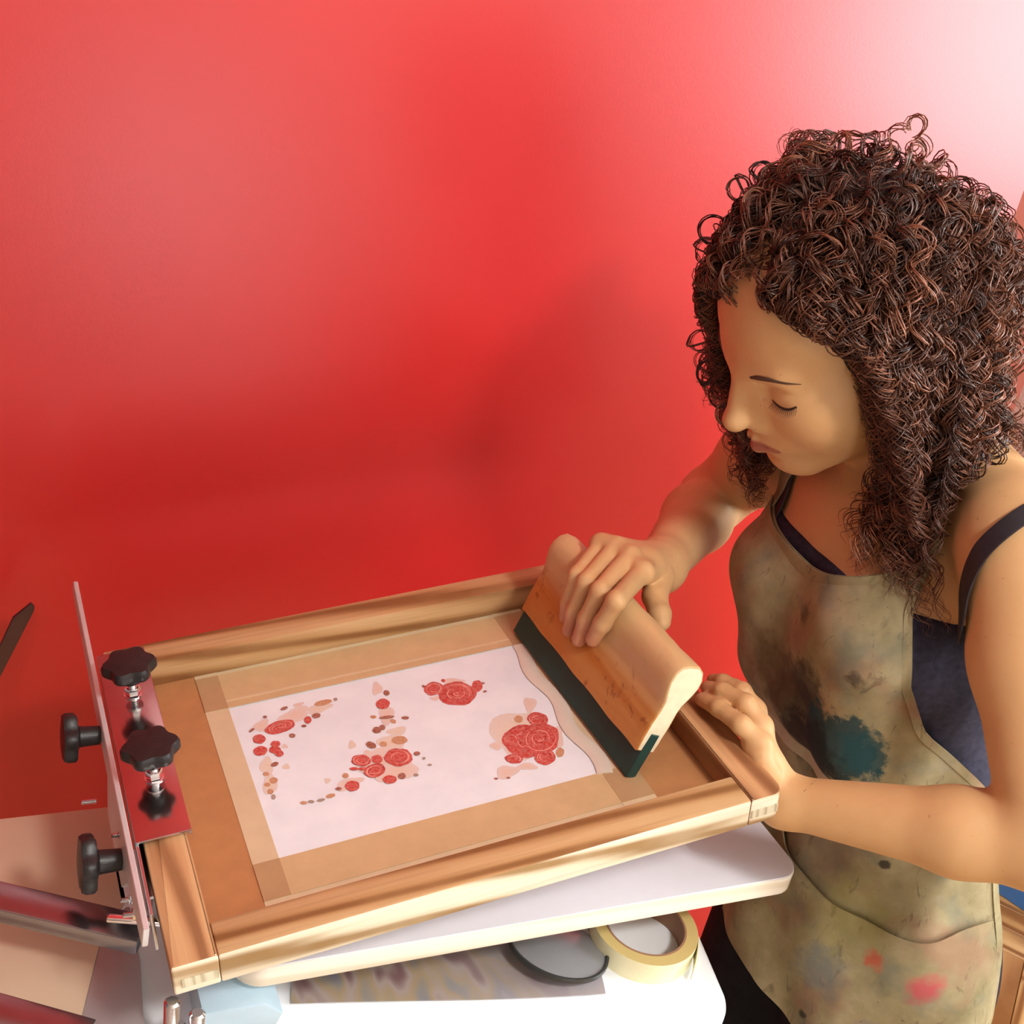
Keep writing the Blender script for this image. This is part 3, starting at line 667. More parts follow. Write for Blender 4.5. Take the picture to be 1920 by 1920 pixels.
# blue storage box on the parquet behind the person
sb = tag(empty('storage_box', (2.12, .87, FLOOR)), 'blue plastic storage box standing on the parquet behind the person', 'box')
M_blue = plain('blue_plastic', srgb(72, 140, 222), .4, var=.04)
bm = bmesh.new(); add_prism(bm, round_rect(-.22, -.16, .22, .16, .02, 5), lambda u, v, d: (u * (1 + .08 * d), v * (1 + .08 * d), d), 0, .30, .004); bm_obj('body', bm, M_blue, sb, 40).rotation_euler = (0, 0, .35)
bm = bmesh.new(); add_prism(bm, round_rect(-.235, -.175, .235, .175, .025, 5), lambda u, v, d: (u, v, d), .30, .325, .006); bm_obj('lid', bm, M_blue, sb, 40).rotation_euler = (0, 0, .35)
# ------------------------------------------------------------------ implicit-surface modelling (numpy surface nets)
def smin(a, b, k):
    if k <= 0: return np.minimum(a, b)
    h = np.clip(k - np.abs(a - b), 0, None) / k
    return np.minimum(a, b) - h * h * k * 0.25

class Op:
    def __init__(s, f, lo, hi, k, sub=False): s.f, s.lo, s.hi, s.k, s.sub = f, np.asarray(lo, float), np.asarray(hi, float), k, sub

def cone(a, b, r1, r2, k=.01, sub=False):
    a = np.asarray(a, float); b = np.asarray(b, float); ba = b - a; L2 = ba @ ba + 1e-12
    def f(x, y, z):
        t = np.clip(((x - a[0]) * ba[0] + (y - a[1]) * ba[1] + (z - a[2]) * ba[2]) / L2, 0, 1)
        return np.sqrt((x - a[0] - t * ba[0]) ** 2 + (y - a[1] - t * ba[1]) ** 2 + (z - a[2] - t * ba[2]) ** 2) - (r1 + (r2 - r1) * t)
    m = max(r1, r2)
    return Op(f, np.minimum(a, b) - m, np.maximum(a, b) + m, k, sub)

def ell(c, r, k=.01, M=None, sub=False):
    c = np.asarray(c, float); r = np.asarray(r, float); Mx = np.eye(3) if M is None else np.asarray(M, float)
    def f(x, y, z):
        X, Y, Z = x - c[0], y - c[1], z - c[2]
        u = (Mx[0, 0] * X + Mx[1, 0] * Y + Mx[2, 0] * Z); v = (Mx[0, 1] * X + Mx[1, 1] * Y + Mx[2, 1] * Z); w = (Mx[0, 2] * X + Mx[1, 2] * Y + Mx[2, 2] * Z)
        k0 = np.sqrt((u / r[0]) ** 2 + (v / r[1]) ** 2 + (w / r[2]) ** 2); k1 = np.sqrt((u / r[0] ** 2) ** 2 + (v / r[1] ** 2) ** 2 + (w / r[2] ** 2) ** 2)
        return k0 * (k0 - 1) / (k1 + 1e-9)
    ext = np.abs(Mx) @ r
    return Op(f, c - ext, c + ext, k, sub)

def chain(pts, rad, k=.004, kin=.004):
    """several cones merged first, then joined to the rest with k"""
    ops = [cone(pts[i], pts[i + 1], rad[i], rad[i + 1]) for i in range(len(pts) - 1)]
    def f(x, y, z):
        d = ops[0].f(x, y, z)
        for o in ops[1:]: d = smin(d, o.f(x, y, z), kin)
        return d
    return Op(f, np.min([o.lo for o in ops], 0), np.max([o.hi for o in ops], 0), k)

def field(ops, x, y, z):
    d = np.full(np.broadcast(x, y, z).shape, 1.0)
    for o in ops:
        v = o.f(x, y, z)
        d = -smin(-d, v, o.k) if o.sub else smin(d, v, o.k)
    return d

def nets(ops, lo, hi, h, keep=None, post=None):
    lo = np.asarray(lo, float); hi = np.asarray(hi, float)
    n = np.ceil((hi - lo) / h).astype(int) + 1
    X = [(lo[i] + h * np.arange(n[i])).astype(np.float32) for i in range(3)]
    d = np.full(tuple(n), 1.0, np.float32)
    for o in ops:
        m = o.k + 3 * h + .004
        i0 = np.clip(np.floor((o.lo - m - lo) / h).astype(int), 0, n); i1 = np.clip(np.ceil((o.hi + m - lo) / h).astype(int) + 1, 0, n)
        if np.any(i1 <= i0): continue
        sl = tuple(slice(a, b) for a, b in zip(i0, i1))
        v = o.f(X[0][sl[0]][:, None, None], X[1][sl[1]][None, :, None], X[2][sl[2]][None, None, :]).astype(np.float32)
        d[sl] = -smin(-d[sl], v, o.k) if o.sub else smin(d[sl], v, o.k)
    if post is not None: d = post(d, X[0][:, None, None], X[1][None, :, None], X[2][None, None, :]).astype(np.float32)
    s = d < 0
    cnt = np.zeros(tuple(n - 1), np.uint8)
    for a in (0, 1):
        for b in (0, 1):
            for c in (0, 1): cnt += s[a:n[0] - 1 + a, b:n[1] - 1 + b, c:n[2] - 1 + c]
    act = np.argwhere((cnt > 0) & (cnt < 8))
    if keep is not None:
        act = act[keep(lo + h * (act + .5))]
    corners = np.array([(a, b, c) for a in (0, 1) for b in (0, 1) for c in (0, 1)])
    vals = np.stack([d[act[:, 0] + c[0], act[:, 1] + c[1], act[:, 2] + c[2]] for c in corners], 1)
    P = np.zeros((len(act), 3)); W = np.zeros(len(act))
    for i in range(8):
        for j in range(i + 1, 8):
            if np.abs(corners[i] - corners[j]).sum() != 1: continue
            va, vb = vals[:, i], vals[:, j]; m = (va < 0) != (vb < 0)
            t = np.where(m, va / np.where(m, va - vb, 1), 0)
            P += np.where(m[:, None], corners[i] + t[:, None] * (corners[j] - corners[i]), 0); W += m
    P = lo + h * (act + P / W[:, None])
    idx = np.full(tuple(n - 1), -1, np.int32); idx[tuple(act.T)] = np.arange(len(act))
    Q = []
    for ax in range(3):
        u, v = (ax + 1) % 3, (ax + 2) % 3
        sa = [slice(1, n[i] - 1) for i in range(3)]; sa[ax] = slice(0, n[ax] - 1)
        sb_ = list(sa); sb_[ax] = slice(1, n[ax])
        A = s[tuple(sa)]; B = s[tuple(sb_)]
        e = np.argwhere(A != B)
        fl = A[tuple(e.T)]
        off = np.array([sa[i].start for i in range(3)]); e = e + off
        du = np.zeros(3, int); du[u] = 1; dv = np.zeros(3, int); dv[v] = 1
        q = np.stack([idx[tuple((e - du - dv).T)], idx[tuple((e - dv).T)], idx[tuple(e.T)], idx[tuple((e - du).T)]], 1)
        q[~fl] = q[~fl][:, ::-1]
        Q.append(q[(q >= 0).all(1)])
    Q = np.vstack(Q)
    used = np.unique(Q); rem = np.full(len(P), -1); rem[used] = np.arange(len(used))
    return P[used], rem[Q].astype(np.int32)

def relax(P, Q, it=2, f=.5):
    """light Laplacian smoothing"""
    E = np.vstack([Q[:, [0, 1]], Q[:, [1, 2]], Q[:, [2, 3]], Q[:, [3, 0]]])
    for _ in range(it):
        S = np.zeros_like(P); C = np.zeros(len(P))
        for a, b in ((0, 1), (1, 0)):
            np.add.at(S, E[:, a], P[E[:, b]]); np.add.at(C, E[:, a], 1)
        P = P + f * (S / np.maximum(C, 1)[:, None] - P)
    return P

# ------------------------------------------------------------------ the person: skeleton in world metres
HO = np.array([.5587, .1926, .5017])                           # centre of the head
HM = np.array([[-.8034, .009, -.5953], [.0676, -.992, -.1062], [-.5916, -.1256, .7964]])   # columns: forward, her left, up
def HP(x, y, z): return HO + HM @ np.array([x, y, z], float)
L_SH = at(1920, 1030, 1.0); L_EL = at(1968, 1590, .972); L_WR = at(1470, 1502, 1.075)
R_SH = np.array([.655, .315, .345]); R_EL = np.array([.667, .43, .212]); R_WR = at(1236, 1062, 1.222)

def hcone(a, b, r1, r2, k=.01, sub=False): return cone(HP(*a), HP(*b), r1, r2, k, sub)
def hell(c, r, k=.01, sub=False, rot=None): return ell(HP(*c), r, k, HM if rot is None else HM @ rot, sub)
def roty(a): c, s = math.cos(a), math.sin(a); return np.array([[c, 0, s], [0, 1, 0], [-s, 0, c]])
def rotz(a): c, s = math.cos(a), math.sin(a); return np.array([[c, -s, 0], [s, c, 0], [0, 0, 1]])

TORSO = [ell((.690, .150, .235), (.100, .138, .160), .03), ell((.676, .160, .325), (.078, .140, .075), .04),
         ell((.726, .108, .06), (.088, .118, .14), .05), ell((.750, .098, -.08), (.104, .144, .125), .05),
         ell((.622, .088, .245), (.055, .058, .060), .03), ell((.627, .222, .235), (.055, .058, .060), .03)]
NECK = [cone((.690, .168, .385), HP(-.022, 0, -.055), .056, .050, .03)]
SHLD = [cone((.692, .165, .415), L_SH + np.array([.01, .03, .012]), .036, .040, .03), cone((.692, .165, .405), R_SH, .036, .044, .03)]
def arm(sh, el, wr, rs, re, rw, fb):
    mid = el * .68 + wr * .32
    return [cone(sh, sh * .62 + el * .38, rs, rs * .93, .03), cone(sh * .62 + el * .38, el, rs * .93, re, .02),
            cone(el, mid, re, fb, .015), cone(mid, wr, fb, rw, .015)]
ARMS = arm(L_SH, L_EL, L_WR, .050, .0345, .0215, .0345) + arm(R_SH, R_EL, R_WR, .047, .036, .0235, .037)
HEAD = [hell((-.014, 0, .028), (.096, .073, .090), .02), hell((.030, 0, -.030), (.058, .059, .082), .03),
        hell((.052, 0, .045), (.036, .056, .050), .03)]
for s in (-1, 1):
    HEAD += [hcone((.0, s * .050, -.062), (.060, s * .016, -.104), .018, .017, .025),
             hell((.045, s * .040, -.034), (.031, .026, .032), .04),
             hcone((.073, s * .040, .022), (.086, s * .010, .020), .0085, .0095, .014)]
HEAD += [hell((.071, 0, -.103), (.0165, .020, .0165), .018), hell((.072, 0, -.066), (.025, .031, .026), .02),
         hcone((.088, 0, .016), (.108, 0, -.034), .0075, .0098, .010), hell((.109, 0, -.036), (.0105, .0098, .0095), .008)]
for s in (-1, 1):
    HEAD += [hell((.093, s * .037, .001), (.013, .0165, .0105), .012, True),
             hell((.0705, s * .0335, -.0015), (.0125, .0165, .0120), .005),
             hcone((.080, s * .009, .006), (.089, s * .0095, -.036), .0098, .0105, .012),
             hell((.0925, s * .0125, -.0435), (.0095, .0068, .0078), .005),
             hcone((.084, s * .020, -.050), (.078, s * .030, -.068), .0012, .0009, .007, True),
             hell((.0, s * .074, -.012), (.017, .007, .030), .006)]
for s in (-1, 1):
    HEAD += [hcone((.0975, 0, -.0640), (.0820, s * .0235, -.0705), .0054, .0026, .005),
             hcone((.0955, 0, -.0770), (.0820, s * .0215, -.0722), .0066, .0028, .005)]
for s in (-1, 1):
    HEAD += [hcone((.1035, 0, -.0702), (.0870, s * .0225, -.0710), .0012, .0006, .0025, True),
             hell((.0975, s * .0065, -.0500), (.0040, .0030, .0035), .002, True),
             hcone((.088, s * .022, -.0085), (.0835, s * .046, -.0055), .0009, .0009, .0018, True),
             hcone((.089, s * .020, .0105), (.080, s * .046, .0085), .0010, .0010, .004, True)]
HEAD += [hcone((.103, 0, -.060), (.1005, 0, -.066), .0018, .0018, .004, True), hell((.097, 0, -.0925), (.008, .016, .004), .008, True)]

# right hand closed over the top of the squeegee handle
def chn(pts, rad): return chain([np.asarray(p, float) for p in pts], rad, .0028, .004)
def onface(y, v, off): p = SQ(-.0162 - off, v, y); return p
R_MCP = [np.array([.4475, .2165, .2485]), np.array([.4465, .2400, .2520]), np.array([.4420, .2595, .2510]), np.array([.4340, .2735, .2460])]
R_TIPV = [(.200, .058), (.219, .046), (.2385, .045), (.2535, .056)]
RH = []
fr = [.0088, .0089, .0085, .0078]
RH.append(cone(R_WR, (R_MCP[0] + R_MCP[1]) / 2 * .55 + R_WR * .45, .0235, .017, .02))
for i in range(4): RH.append(cone(R_WR * .72 + R_MCP[i] * .28, R_MCP[i], .0150, .0112, .010))
RH.append(cone(R_MCP[0], R_MCP[3], .0095, .0085, .008))
def face_at(px, py, u0):      # point on the plane u = -u0 of the handle (its left face) under a pixel
    nrm = -sq_u; o = SQ(-u0, 0, (SY0 + SY1) / 2); r = CR @ np.array([(px - 960) / FPX, (py - 960) / FPX, 1.0])
    return CAM + r * (nrm @ (o - CAM) / (nrm @ r))
R_TIP = [(1112, 1199), (1086, 1199), (1067, 1181), (1060, 1156)]; R_DIP = [(1130, 1168), (1100, 1161), (1077, 1147), (1066, 1130)]; R_PIP = [(1156, 1126), (1126, 1108), (1100, 1091), (1082, 1078)]
TIPS = []
for i in range(4):
    tip = face_at(*R_TIP[i], .0155); TIPS.append(tip)
    RH.append(chn([R_MCP[i], face_at(*R_PIP[i], .0300), face_at(*R_DIP[i], .0215), tip], [fr[i] * 1.10, fr[i] * 1.02, fr[i] * .94, fr[i] * .80]))
th0 = R_WR * .62 + R_MCP[0] * .38 + np.array([.004, -.008, -.006])
RH.append(chn([th0, at(1228, 1118, 1.165), at(1237, 1152, 1.146), at(1240, 1166, 1.140)], [.0150, .0118, .0105, .0088]))
# left hand holding the outer edge of the right-hand rail
LH = []
def fr_at(px, py, h):       # point h above the plane of the frame top, under the given pixel
    nrm = np.array([-fs, 0, fc]); o = FP(0, 0, h); r = CR @ np.array([(px - 960) / FPX, (py - 960) / FPX, 1.0])
    return CAM + r * (nrm @ (o - CAM) / (nrm @ r))
LI = [fr_at(1426, 1396, .006), fr_at(1390, 1359, .019), fr_at(1348, 1328, .0155), fr_at(1315, 1311, .0085)]
LM_ = [fr_at(1427, 1362, .010), fr_at(1399, 1319, .024), fr_at(1356, 1297, .020), fr_at(1326, 1289, .0115)]
LR_ = [fr_at(1416, 1332, .006), fr_at(1392, 1296, .017), fr_at(1356, 1279, .012), fr_at(1336, 1275, .004)]
LP_ = [fr_at(1402, 1314, -.006), fr_at(1378, 1288, .003), fr_at(1352, 1277, -.002), fr_at(1340, 1275, -.008)]
for q, r in ((LI, .0082), (LM_, .0083), (LR_, .0078), (LP_, .0070)): LH.append(chn(q, [r * 1.12, r * 1.02, r * .94, r * .80]))
LB = fr_at(1436, 1452, -.026)
for q, r in ((LI, .0098), (LM_, .0098), (LR_, .0092), (LP_, .0085)): LH.append(cone(LB * .85 + L_WR * .15, q[0], .0140, r, .007))
LH.append(cone(L_WR, LB, .0210, .0165, .015))
LH.append(chn([fr_at(1440, 1450, -.014), fr_at(1428, 1424, -.003), fr_at(1411, 1398, .003), fr_at(1404, 1390, .004)], [.0115, .0092, .0082, .0070]))
BODY = TORSO + NECK + SHLD + ARMS + RH + LH + HEAD

person = tag(empty('person', (.735, .085, FLOOR)), 'woman with big curly auburn hair in a paint-stained apron, leaning over the screen', 'person')
POFF = np.array(person.location)

hz0 = HP(0, 0, -.125)
def hloc(p): return (p - HO) @ HM
def in_head(p, m=0.0): q = hloc(p); return (q[:, 2] > -.13 + m) & (q[:, 0] > -.02 + m) & (np.abs(q[:, 1]) < .085 - m)
def in_hand(p, m=0.0):
    return (np.linalg.norm(p - (R_MCP[1] + R_WR) / 2 - np.array([-.030, 0, -.024]), axis=1) < .118 - m) | (np.linalg.norm(p - (LB + LM_[1]) / 2, axis=1) < .062 - m)
parts = []
Pb, Qb = nets(BODY, (.46, -.235, -.20), (.84, .50, .66), .0024, lambda c: ~(in_head(c, .0045) | in_hand(c, .0045)))
parts.append((relax(Pb, Qb, 2), Qb))
hb = np.array([HP(a, b, c) for a in (-.025, .125) for b in (-.088, .088) for c in (-.135, .11)])
Ph, Qh = nets(BODY, hb.min(0), hb.max(0), .00115, in_head)
parts.append((relax(Ph, Qh, 2, .4), Qh))
for lo, hi in ((np.array([.32, .12, .09]), np.array([.585, .40, .345])), (np.array([.40, -.02, .08]), np.array([.60, .20, .26]))):
    Pq, Qq = nets(BODY, lo, hi, .0014, in_hand)
    parts.append((relax(Pq, Qq, 2, .4), Qq))
V = np.vstack([p for p, q in parts]); off = np.cumsum([0] + [len(p) for p, q in parts[:-1]])
Fq = np.vstack([q + o for (p, q), o in zip(parts, off)])
# skin colouring: lips, reddened knuckles and fingertips
skin = np.array(srgb(214, 170, 120)[:3]); colr = np.tile(skin, (len(V), 1))
hl = hloc(V)
def blend(mask, c): global colr; colr = colr * (1 - mask[:, None]) + np.array(c[:3]) * mask[:, None]
ly = np.abs(hl[:, 1]); lipc = -.0705 - .0004 * (ly / .024) ** 2
lip = np.clip(1 - np.abs(hl[:, 2] - lipc + .0012) / (.0105 * np.sqrt(np.clip(1 - (ly / .0265) ** 2, 0, 1)) + 1e-5), 0, 1) * (hl[:, 0] > .078) * (ly < .0265)
blend(np.clip(lip * 2.2, 0, 1) * .85, srgb(160, 84, 78))
blend(np.clip(1 - np.linalg.norm((hl - [.058, .046, -.034]) / [.03, .026, .02], axis=1), 0, 1) * .4, srgb(214, 140, 104))
for i in range(4):
    blend(np.clip(1 - np.linalg.norm(V - TIPS[i], axis=1) / .03, 0, 1) * .7, srgb(196, 118, 96))
for q in (LI, LM_, LR_): blend(np.clip(1 - np.linalg.norm(V - q[-1], axis=1) / .022, 0, 1) * .6, srgb(206, 128, 100))
blend(np.clip(1 - np.linalg.norm(V - (R_EL * .55 + R_WR * .45 + np.array([-.01, -.02, 0])), axis=1) / .022, 0, 1) * .45, srgb(120, 76, 84))
t = NT('skin'); a = t.n('ShaderNodeVertexColor', _layer_name='Col'); v = t.coord()
c = t.mix(t.math('MULTIPLY', t.ramp(t.noise(v, 60, 4), ((.35, (0, 0, 0, 1)), (.7, (1, 1, 1, 1)))), .22), a.outputs['Color'], srgb(200, 146, 98))
fk = t.ramp(t.noise(v, 240, 1), ((.76, (0, 0, 0, 1)), (.80, (1, 1, 1, 1)))); c = t.mix(t.math('MULTIPLY', fk, .35), c, srgb(128, 74, 48))
t.bump(t.noise(v, 900, 2), .08, .0005)
M_skin = t.set(c, .52, 0, .35, Subsurface__Weight=.12, Subsurface__Scale=.006); t.p.inputs['Subsurface Radius'].default_value = (1, .35, .2)
body = np_mesh('body', V - POFF, Fq, M_skin, person, 180, colr)
print('body', len(V), len(Fq))

# finger nails, eyelashes and eyebrows
M_nail = plain('finger_nail', srgb(228, 170, 146), .25, spec=.6)
def proj_out(p, d, m=.06):
    """march from p + d*m back along -d to the skin"""
    d = d / np.linalg.norm(d); tt = m
    for _ in range(60):
        q = p + d * tt; s = float(field(BODY, *q))
        if s < 2e-5: break
        tt -= s * .8
    return p + d * tt
M_hairdark = plain('dark_brown_hair', (.028, .013, .009, 1), .5, var=.3)
Vb, Fb = [], []
def stroke(pts, rad, mat, name, flat=.5):
    P = spline(pts, 24); V, Fc = tube_np(P - POFF, np.interp(np.linspace(0, 1, 24), np.linspace(0, 1, len(rad)), rad), 6, flat, HM[:, 0])
    return np_mesh(name, V, Fc, mat, body, 80)
fwd = HM[:, 0]
for s in (1, -1):
    pts = [proj_out(HP(.05, s * y, z), fwd + HM[:, 1] * s * .25) + fwd * .0003 for y, z in ((.0125, .0205), (.022, .0235), (.034, .0245), (.046, .0215), (.053, .017))]
    stroke(pts, [.0012, .0027, .0023, .0015, .0005], plain('eyebrow_hair', srgb(84, 54, 40), .7), 'eyebrow', .45)
    pts = [proj_out(HP(.05, s * y, z), fwd + HM[:, 1] * s * .3) + fwd * .0004 for y, z in ((.0205, -.0075), (.027, -.0098), (.034, -.0103), (.041, -.0088), (.0475, -.0050))]
    stroke(pts, [.0004, .0011, .0013, .0012, .0007], M_hairdark, 'eyelash_line', .6)
    P = spline(pts, 15); Vl = []; Fl = []
    for i in range(1, 15):
        b = P[i]; tipp = b + fwd * .0055 - HM[:, 2] * .0048 + HM[:, 1] * s * (.0016 * (i - 5) / 4)
        m_ = (b + tipp) / 2 - HM[:, 2] * .0012
        V_, F_ = tube_np(spline([b, m_, tipp], 6) - POFF, np.linspace(.00032, .00008, 6), 4)
        Fl += [tuple(k + len(Vl) * V_.shape[0] for k in f) for f in F_]; Vl.append(V_)
    np_mesh('eyelashes', np.vstack(Vl), Fl, M_hairdark, body, 80)
# ------------------------------------------------------------------ clothes
HIP_L = np.array([.757, .028, -.13]); HIP_R = np.array([.757, .172, -.13])
KN_L = np.array([.735, .010, -.50]); KN_R = np.array([.720, .180, -.50])
AN_L = np.array([.775, .0, -.845]); AN_R = np.array([.765, .185, -.845])
LEGS = [ell((.750, .098, -.08), (.104, .144, .120), .04)]
for h_, k_, a_ in ((HIP_L, KN_L, AN_L), (HIP_R, KN_R, AN_R)):
    LEGS += [cone(h_, k_, .088, .062, .03), cone(k_, k_ * .55 + a_ * .45, .060, .060, .02), cone(k_ * .55 + a_ * .45, a_, .060, .045, .02)]
P_, Q_ = nets(LEGS, (.58, -.16, -.90), (.90, .34, .06), .006, post=lambda d, x, y, z: np.maximum(d - .008, np.maximum(z - .02 + 0 * x + 0 * y, -(z + .865) + 0 * x)))
M_trouser = plain('black_cotton_trousers', (.010, .011, .016, 1), .85, spec=.2, var=.3, scale=40, bump=.2)
np_mesh('trousers', relax(P_, Q_, 3) - POFF, Q_, M_trouser, person, 180)
M_shoe = plain('dark_shoe', (.02, .02, .022, 1), .5)
for a_ in (AN_L, AN_R):
    ops = [cone(a_ + [0, 0, -.03], a_ + [-.04, 0, -.048], .036, .026, .02), cone(a_ + [-.04, 0, -.048], a_ + [-.15, -.005, -.052], .028, .022, .02), cone(a_ + [.035, 0, -.045], a_ + [-.04, 0, -.05], .025, .025, .02)]
    P_, Q_ = nets(ops, a_ + [-.20, -.07, -.10], a_ + [.09, .07, .03], .005, post=lambda d, x, y, z: np.maximum(d, -(z - FLOOR - .001) + 0 * d))
    np_mesh('shoe', relax(P_, Q_, 2) - POFF, Q_, M_shoe, person, 180)

# dark tank top: the torso a few millimetres out, open at neck and arms
CHEST = TORSO[:]
def tank_clip(d, x, y, z):
    # neckline dips in front; arm holes: removed near the shoulders
    neck = z - (.300 + .05 * np.clip((x - .64) / .08, 0, 1)) + 0 * y
    return np.maximum(np.maximum(d - .0035, neck), -(z + .06) + 0 * d)
P_, Q_ = nets(CHEST, (.50, -.10, -.08), (.86, .36, .40), .0036, post=tank_clip)
t = NT('navy_tank_top'); v = t.coord(); c = t.ramp(t.noise(v, 160, 3), ((.3, srgb(38, 38, 52)), (.7, srgb(56, 54, 72))))
t.bump(t.noise(t.coord((1, 1, .25)), 26, 2), .5, .006)
M_tank = t.set(c, .8, 0, .2)
tank = np_mesh('tank_top', relax(P_, Q_, 3) - POFF, Q_, M_tank, person, 180)
def skin_path(pts, lift, ops=None, n=50):
    """spline pushed out to sit on the skin"""
    ops = ops or (TORSO + NECK + SHLD + ARMS[:4])
    P = spline(pts, n)
    for _ in range(14):
        d = field(ops, P[:, 0], P[:, 1], P[:, 2]); e = .001
        g = np.stack([field(ops, *(P + e * np.eye(3)[i]).T) - d for i in range(3)], 1); g /= np.linalg.norm(g, axis=1, keepdims=True) + 1e-9
        P = P + g * np.clip(lift - d, -.004, .01)[:, None]
    return P, g
def strap(pts, wd, lift, mat, name, parent, thick=.0016):
    P, g = skin_path(pts, lift)
    tt = np.gradient(P, axis=0); tt /= np.linalg.norm(tt, axis=1, keepdims=True); b = np.cross(tt, g); b /= np.linalg.norm(b, axis=1, keepdims=True)
    k = len(P); V = []; Fc = []; prof = [(-1, -.2), (-.95, .8), (-.5, 1), (.5, 1), (.95, .8), (1, -.2), (.5, -.6), (-.5, -.6)]; n = len(prof)
    for i in range(k):
        for u, w in prof: V.append(P[i] + b[i] * u * wd / 2 + g[i] * w * thick)
    for i in range(k - 1):
        for j in range(n): Fc.append((i * n + j, i * n + (j + 1) % n, (i + 1) * n + (j + 1) % n, (i + 1) * n + j))
    Fc += [tuple(range(n))[::-1], tuple((k - 1) * n + j for j in range(n))]
    return np_mesh(name, np.array(V) - POFF, Fc, mat, parent, 60)
M_strap = plain('black_elastic_strap', srgb(30, 24, 32), .6, var=.2, scale=200)
strap([at(1700, 1200, 1.01), at(1760, 1120, .99), at(1835, 1035, .97), at(1920, 1000, .98), at(2000, 1010, 1.03)], .0155, .004, M_strap, 'shoulder_strap', tank)
strap([at(1716, 1170, 1.0), at(1745, 1150, 1.0), at(1770, 1160, 1.0), at(1790, 1180, 1.0)], .006, .004, M_strap, 'strap_edge', tank)
strap([(.600, .232, .285), (.618, .245, .33), (.650, .255, .372), (.700, .25, .39)], .016, .004, M_strap, 'shoulder_strap', tank)

# ------------------------------------------------------------------ apron, draped over the front of the torso
AX = np.array([[.40, .690, .155], [.30, .690, .155], [.2, .692, .145], [.06, .724, .108], [-.1, .752, .085], [-.5, .752, .085]])[::-1]
def axis_at(z): return np.interp(z, AX[:, 0], AX[:, 1]), np.interp(z, AX[:, 0], AX[:, 2])
DRAPE = TORSO + LEGS
ZS = np.linspace(-.34, .40, 186); PH = np.radians(np.linspace(-115, 125, 161))
Zg, Pg = np.meshgrid(ZS, PH, indexing='ij'); ax_, ay_ = axis_at(Zg)
rr = np.full(Zg.shape, .34)
for _ in range(46):
    d = field(DRAPE, ax_ - rr * np.cos(Pg), ay_ - rr * np.sin(Pg), Zg)
    rr = np.clip(rr - .7 * np.clip(d, -.01, .2), .01, .34)
rr = rr + np.where(Zg < .03, .014, np.where(Zg < .10, .006 + .008 * (.10 - Zg) / .07, .006))
def blur(a, n, axis):
    k = np.exp(-.5 * (np.arange(-n, n + 1) / (n / 2)) ** 2); k /= k.sum()
    pad = [(0, 0), (0, 0)]; pad[axis] = (n, n); b = np.pad(a, pad, mode='edge')
    return np.apply_along_axis(lambda v: np.convolve(v, k, 'valid'), axis, b)
raw = rr.copy()
hang = rr.copy()                                                     # below the hips the cloth hangs from the widest line above it
for i in range(len(ZS) - 2, -1, -1):
    if ZS[i] < .02: hang[i] = np.maximum(hang[i], hang[i + 1] - .0001)
    elif ZS[i] < .235: hang[i] = np.maximum(hang[i], hang[i + 1] - .0009)
drap = np.maximum(blur(blur(hang, 10, 0), 12, 1), raw)
drap = np.maximum(blur(blur(drap, 4, 0), 5, 1), raw)
def SURF(phi, z, off=0.0):
    """apron surface point at angle phi (0 = her front, positive towards the camera) and height z"""
    phi = np.asarray(phi, float); z = np.asarray(z, float)
    i = np.clip((z - ZS[0]) / (ZS[1] - ZS[0]), 0, len(ZS) - 1.001); j = np.clip((phi - PH[0]) / (PH[1] - PH[0]), 0, len(PH) - 1.001)
    i0 = i.astype(int); j0 = j.astype(int); fi = i - i0; fj = j - j0
    r = (drap[i0, j0] * (1 - fi) * (1 - fj) + drap[i0 + 1, j0] * fi * (1 - fj) + drap[i0, j0 + 1] * (1 - fi) * fj + drap[i0 + 1, j0 + 1] * fi * fj)
    folds = .0035 * np.sin(phi * 7 + z * 22) * np.clip((.10 - z) / .1, 0, 1) + .0022 * np.sin(phi * 11 - z * 34 + 1) * np.clip((.3 - z) / .1, 0, 1)
    # slack pouch where the bib bags over the waist seam
    pouch = .012 * np.exp(-((z - .135) / .030) ** 2) * np.cos(np.clip(phi * .8, -1.5, 1.5)) - .006 * np.exp(-((z - .095) / .012) ** 2)
    r = r + off + folds + pouch
    ax2, ay2 = axis_at(z)
    return np.stack([ax2 - r * np.cos(phi), ay2 - r * np.sin(phi), z], -1)
def cloth(name, grid, mat, parent, th=.0014):
    """closed thin sheet from a (n, m, 3) grid"""
    n, m, _ = grid.shape
    du = np.gradient(grid, axis=0); dv = np.gradient(grid, axis=1); nr = np.cross(du, dv); nr /= np.linalg.norm(nr, axis=2, keepdims=True) + 1e-9
    cen = np.array([.71, .12, 0]); o = grid - cen; o[..., 2] = 0
    if (nr * o).sum() < 0: nr = -nr
    A = (grid + nr * th / 2).reshape(-1, 3); B = (grid - nr * th / 2).reshape(-1, 3); N = n * m
    I = np.arange(N).reshape(n, m); Fc = []
    a, b, c, d = I[:-1, :-1].ravel(), I[1:, :-1].ravel(), I[1:, 1:].ravel(), I[:-1, 1:].ravel()
    Fc = [np.stack([a, b, c, d], 1), np.stack([a, d, c, b], 1) + N]
    ring = np.concatenate([I[0, :], I[1:, -1], I[-1, -2::-1], I[-2:0:-1, 0]]); r2 = np.roll(ring, -1)
    Fc.append(np.stack([ring, ring + N, r2 + N, r2], 1))
    return np_mesh(name, np.vstack([A, B]) - POFF, np.vstack(Fc), mat, parent, 60)
def D(a): return np.radians(a)
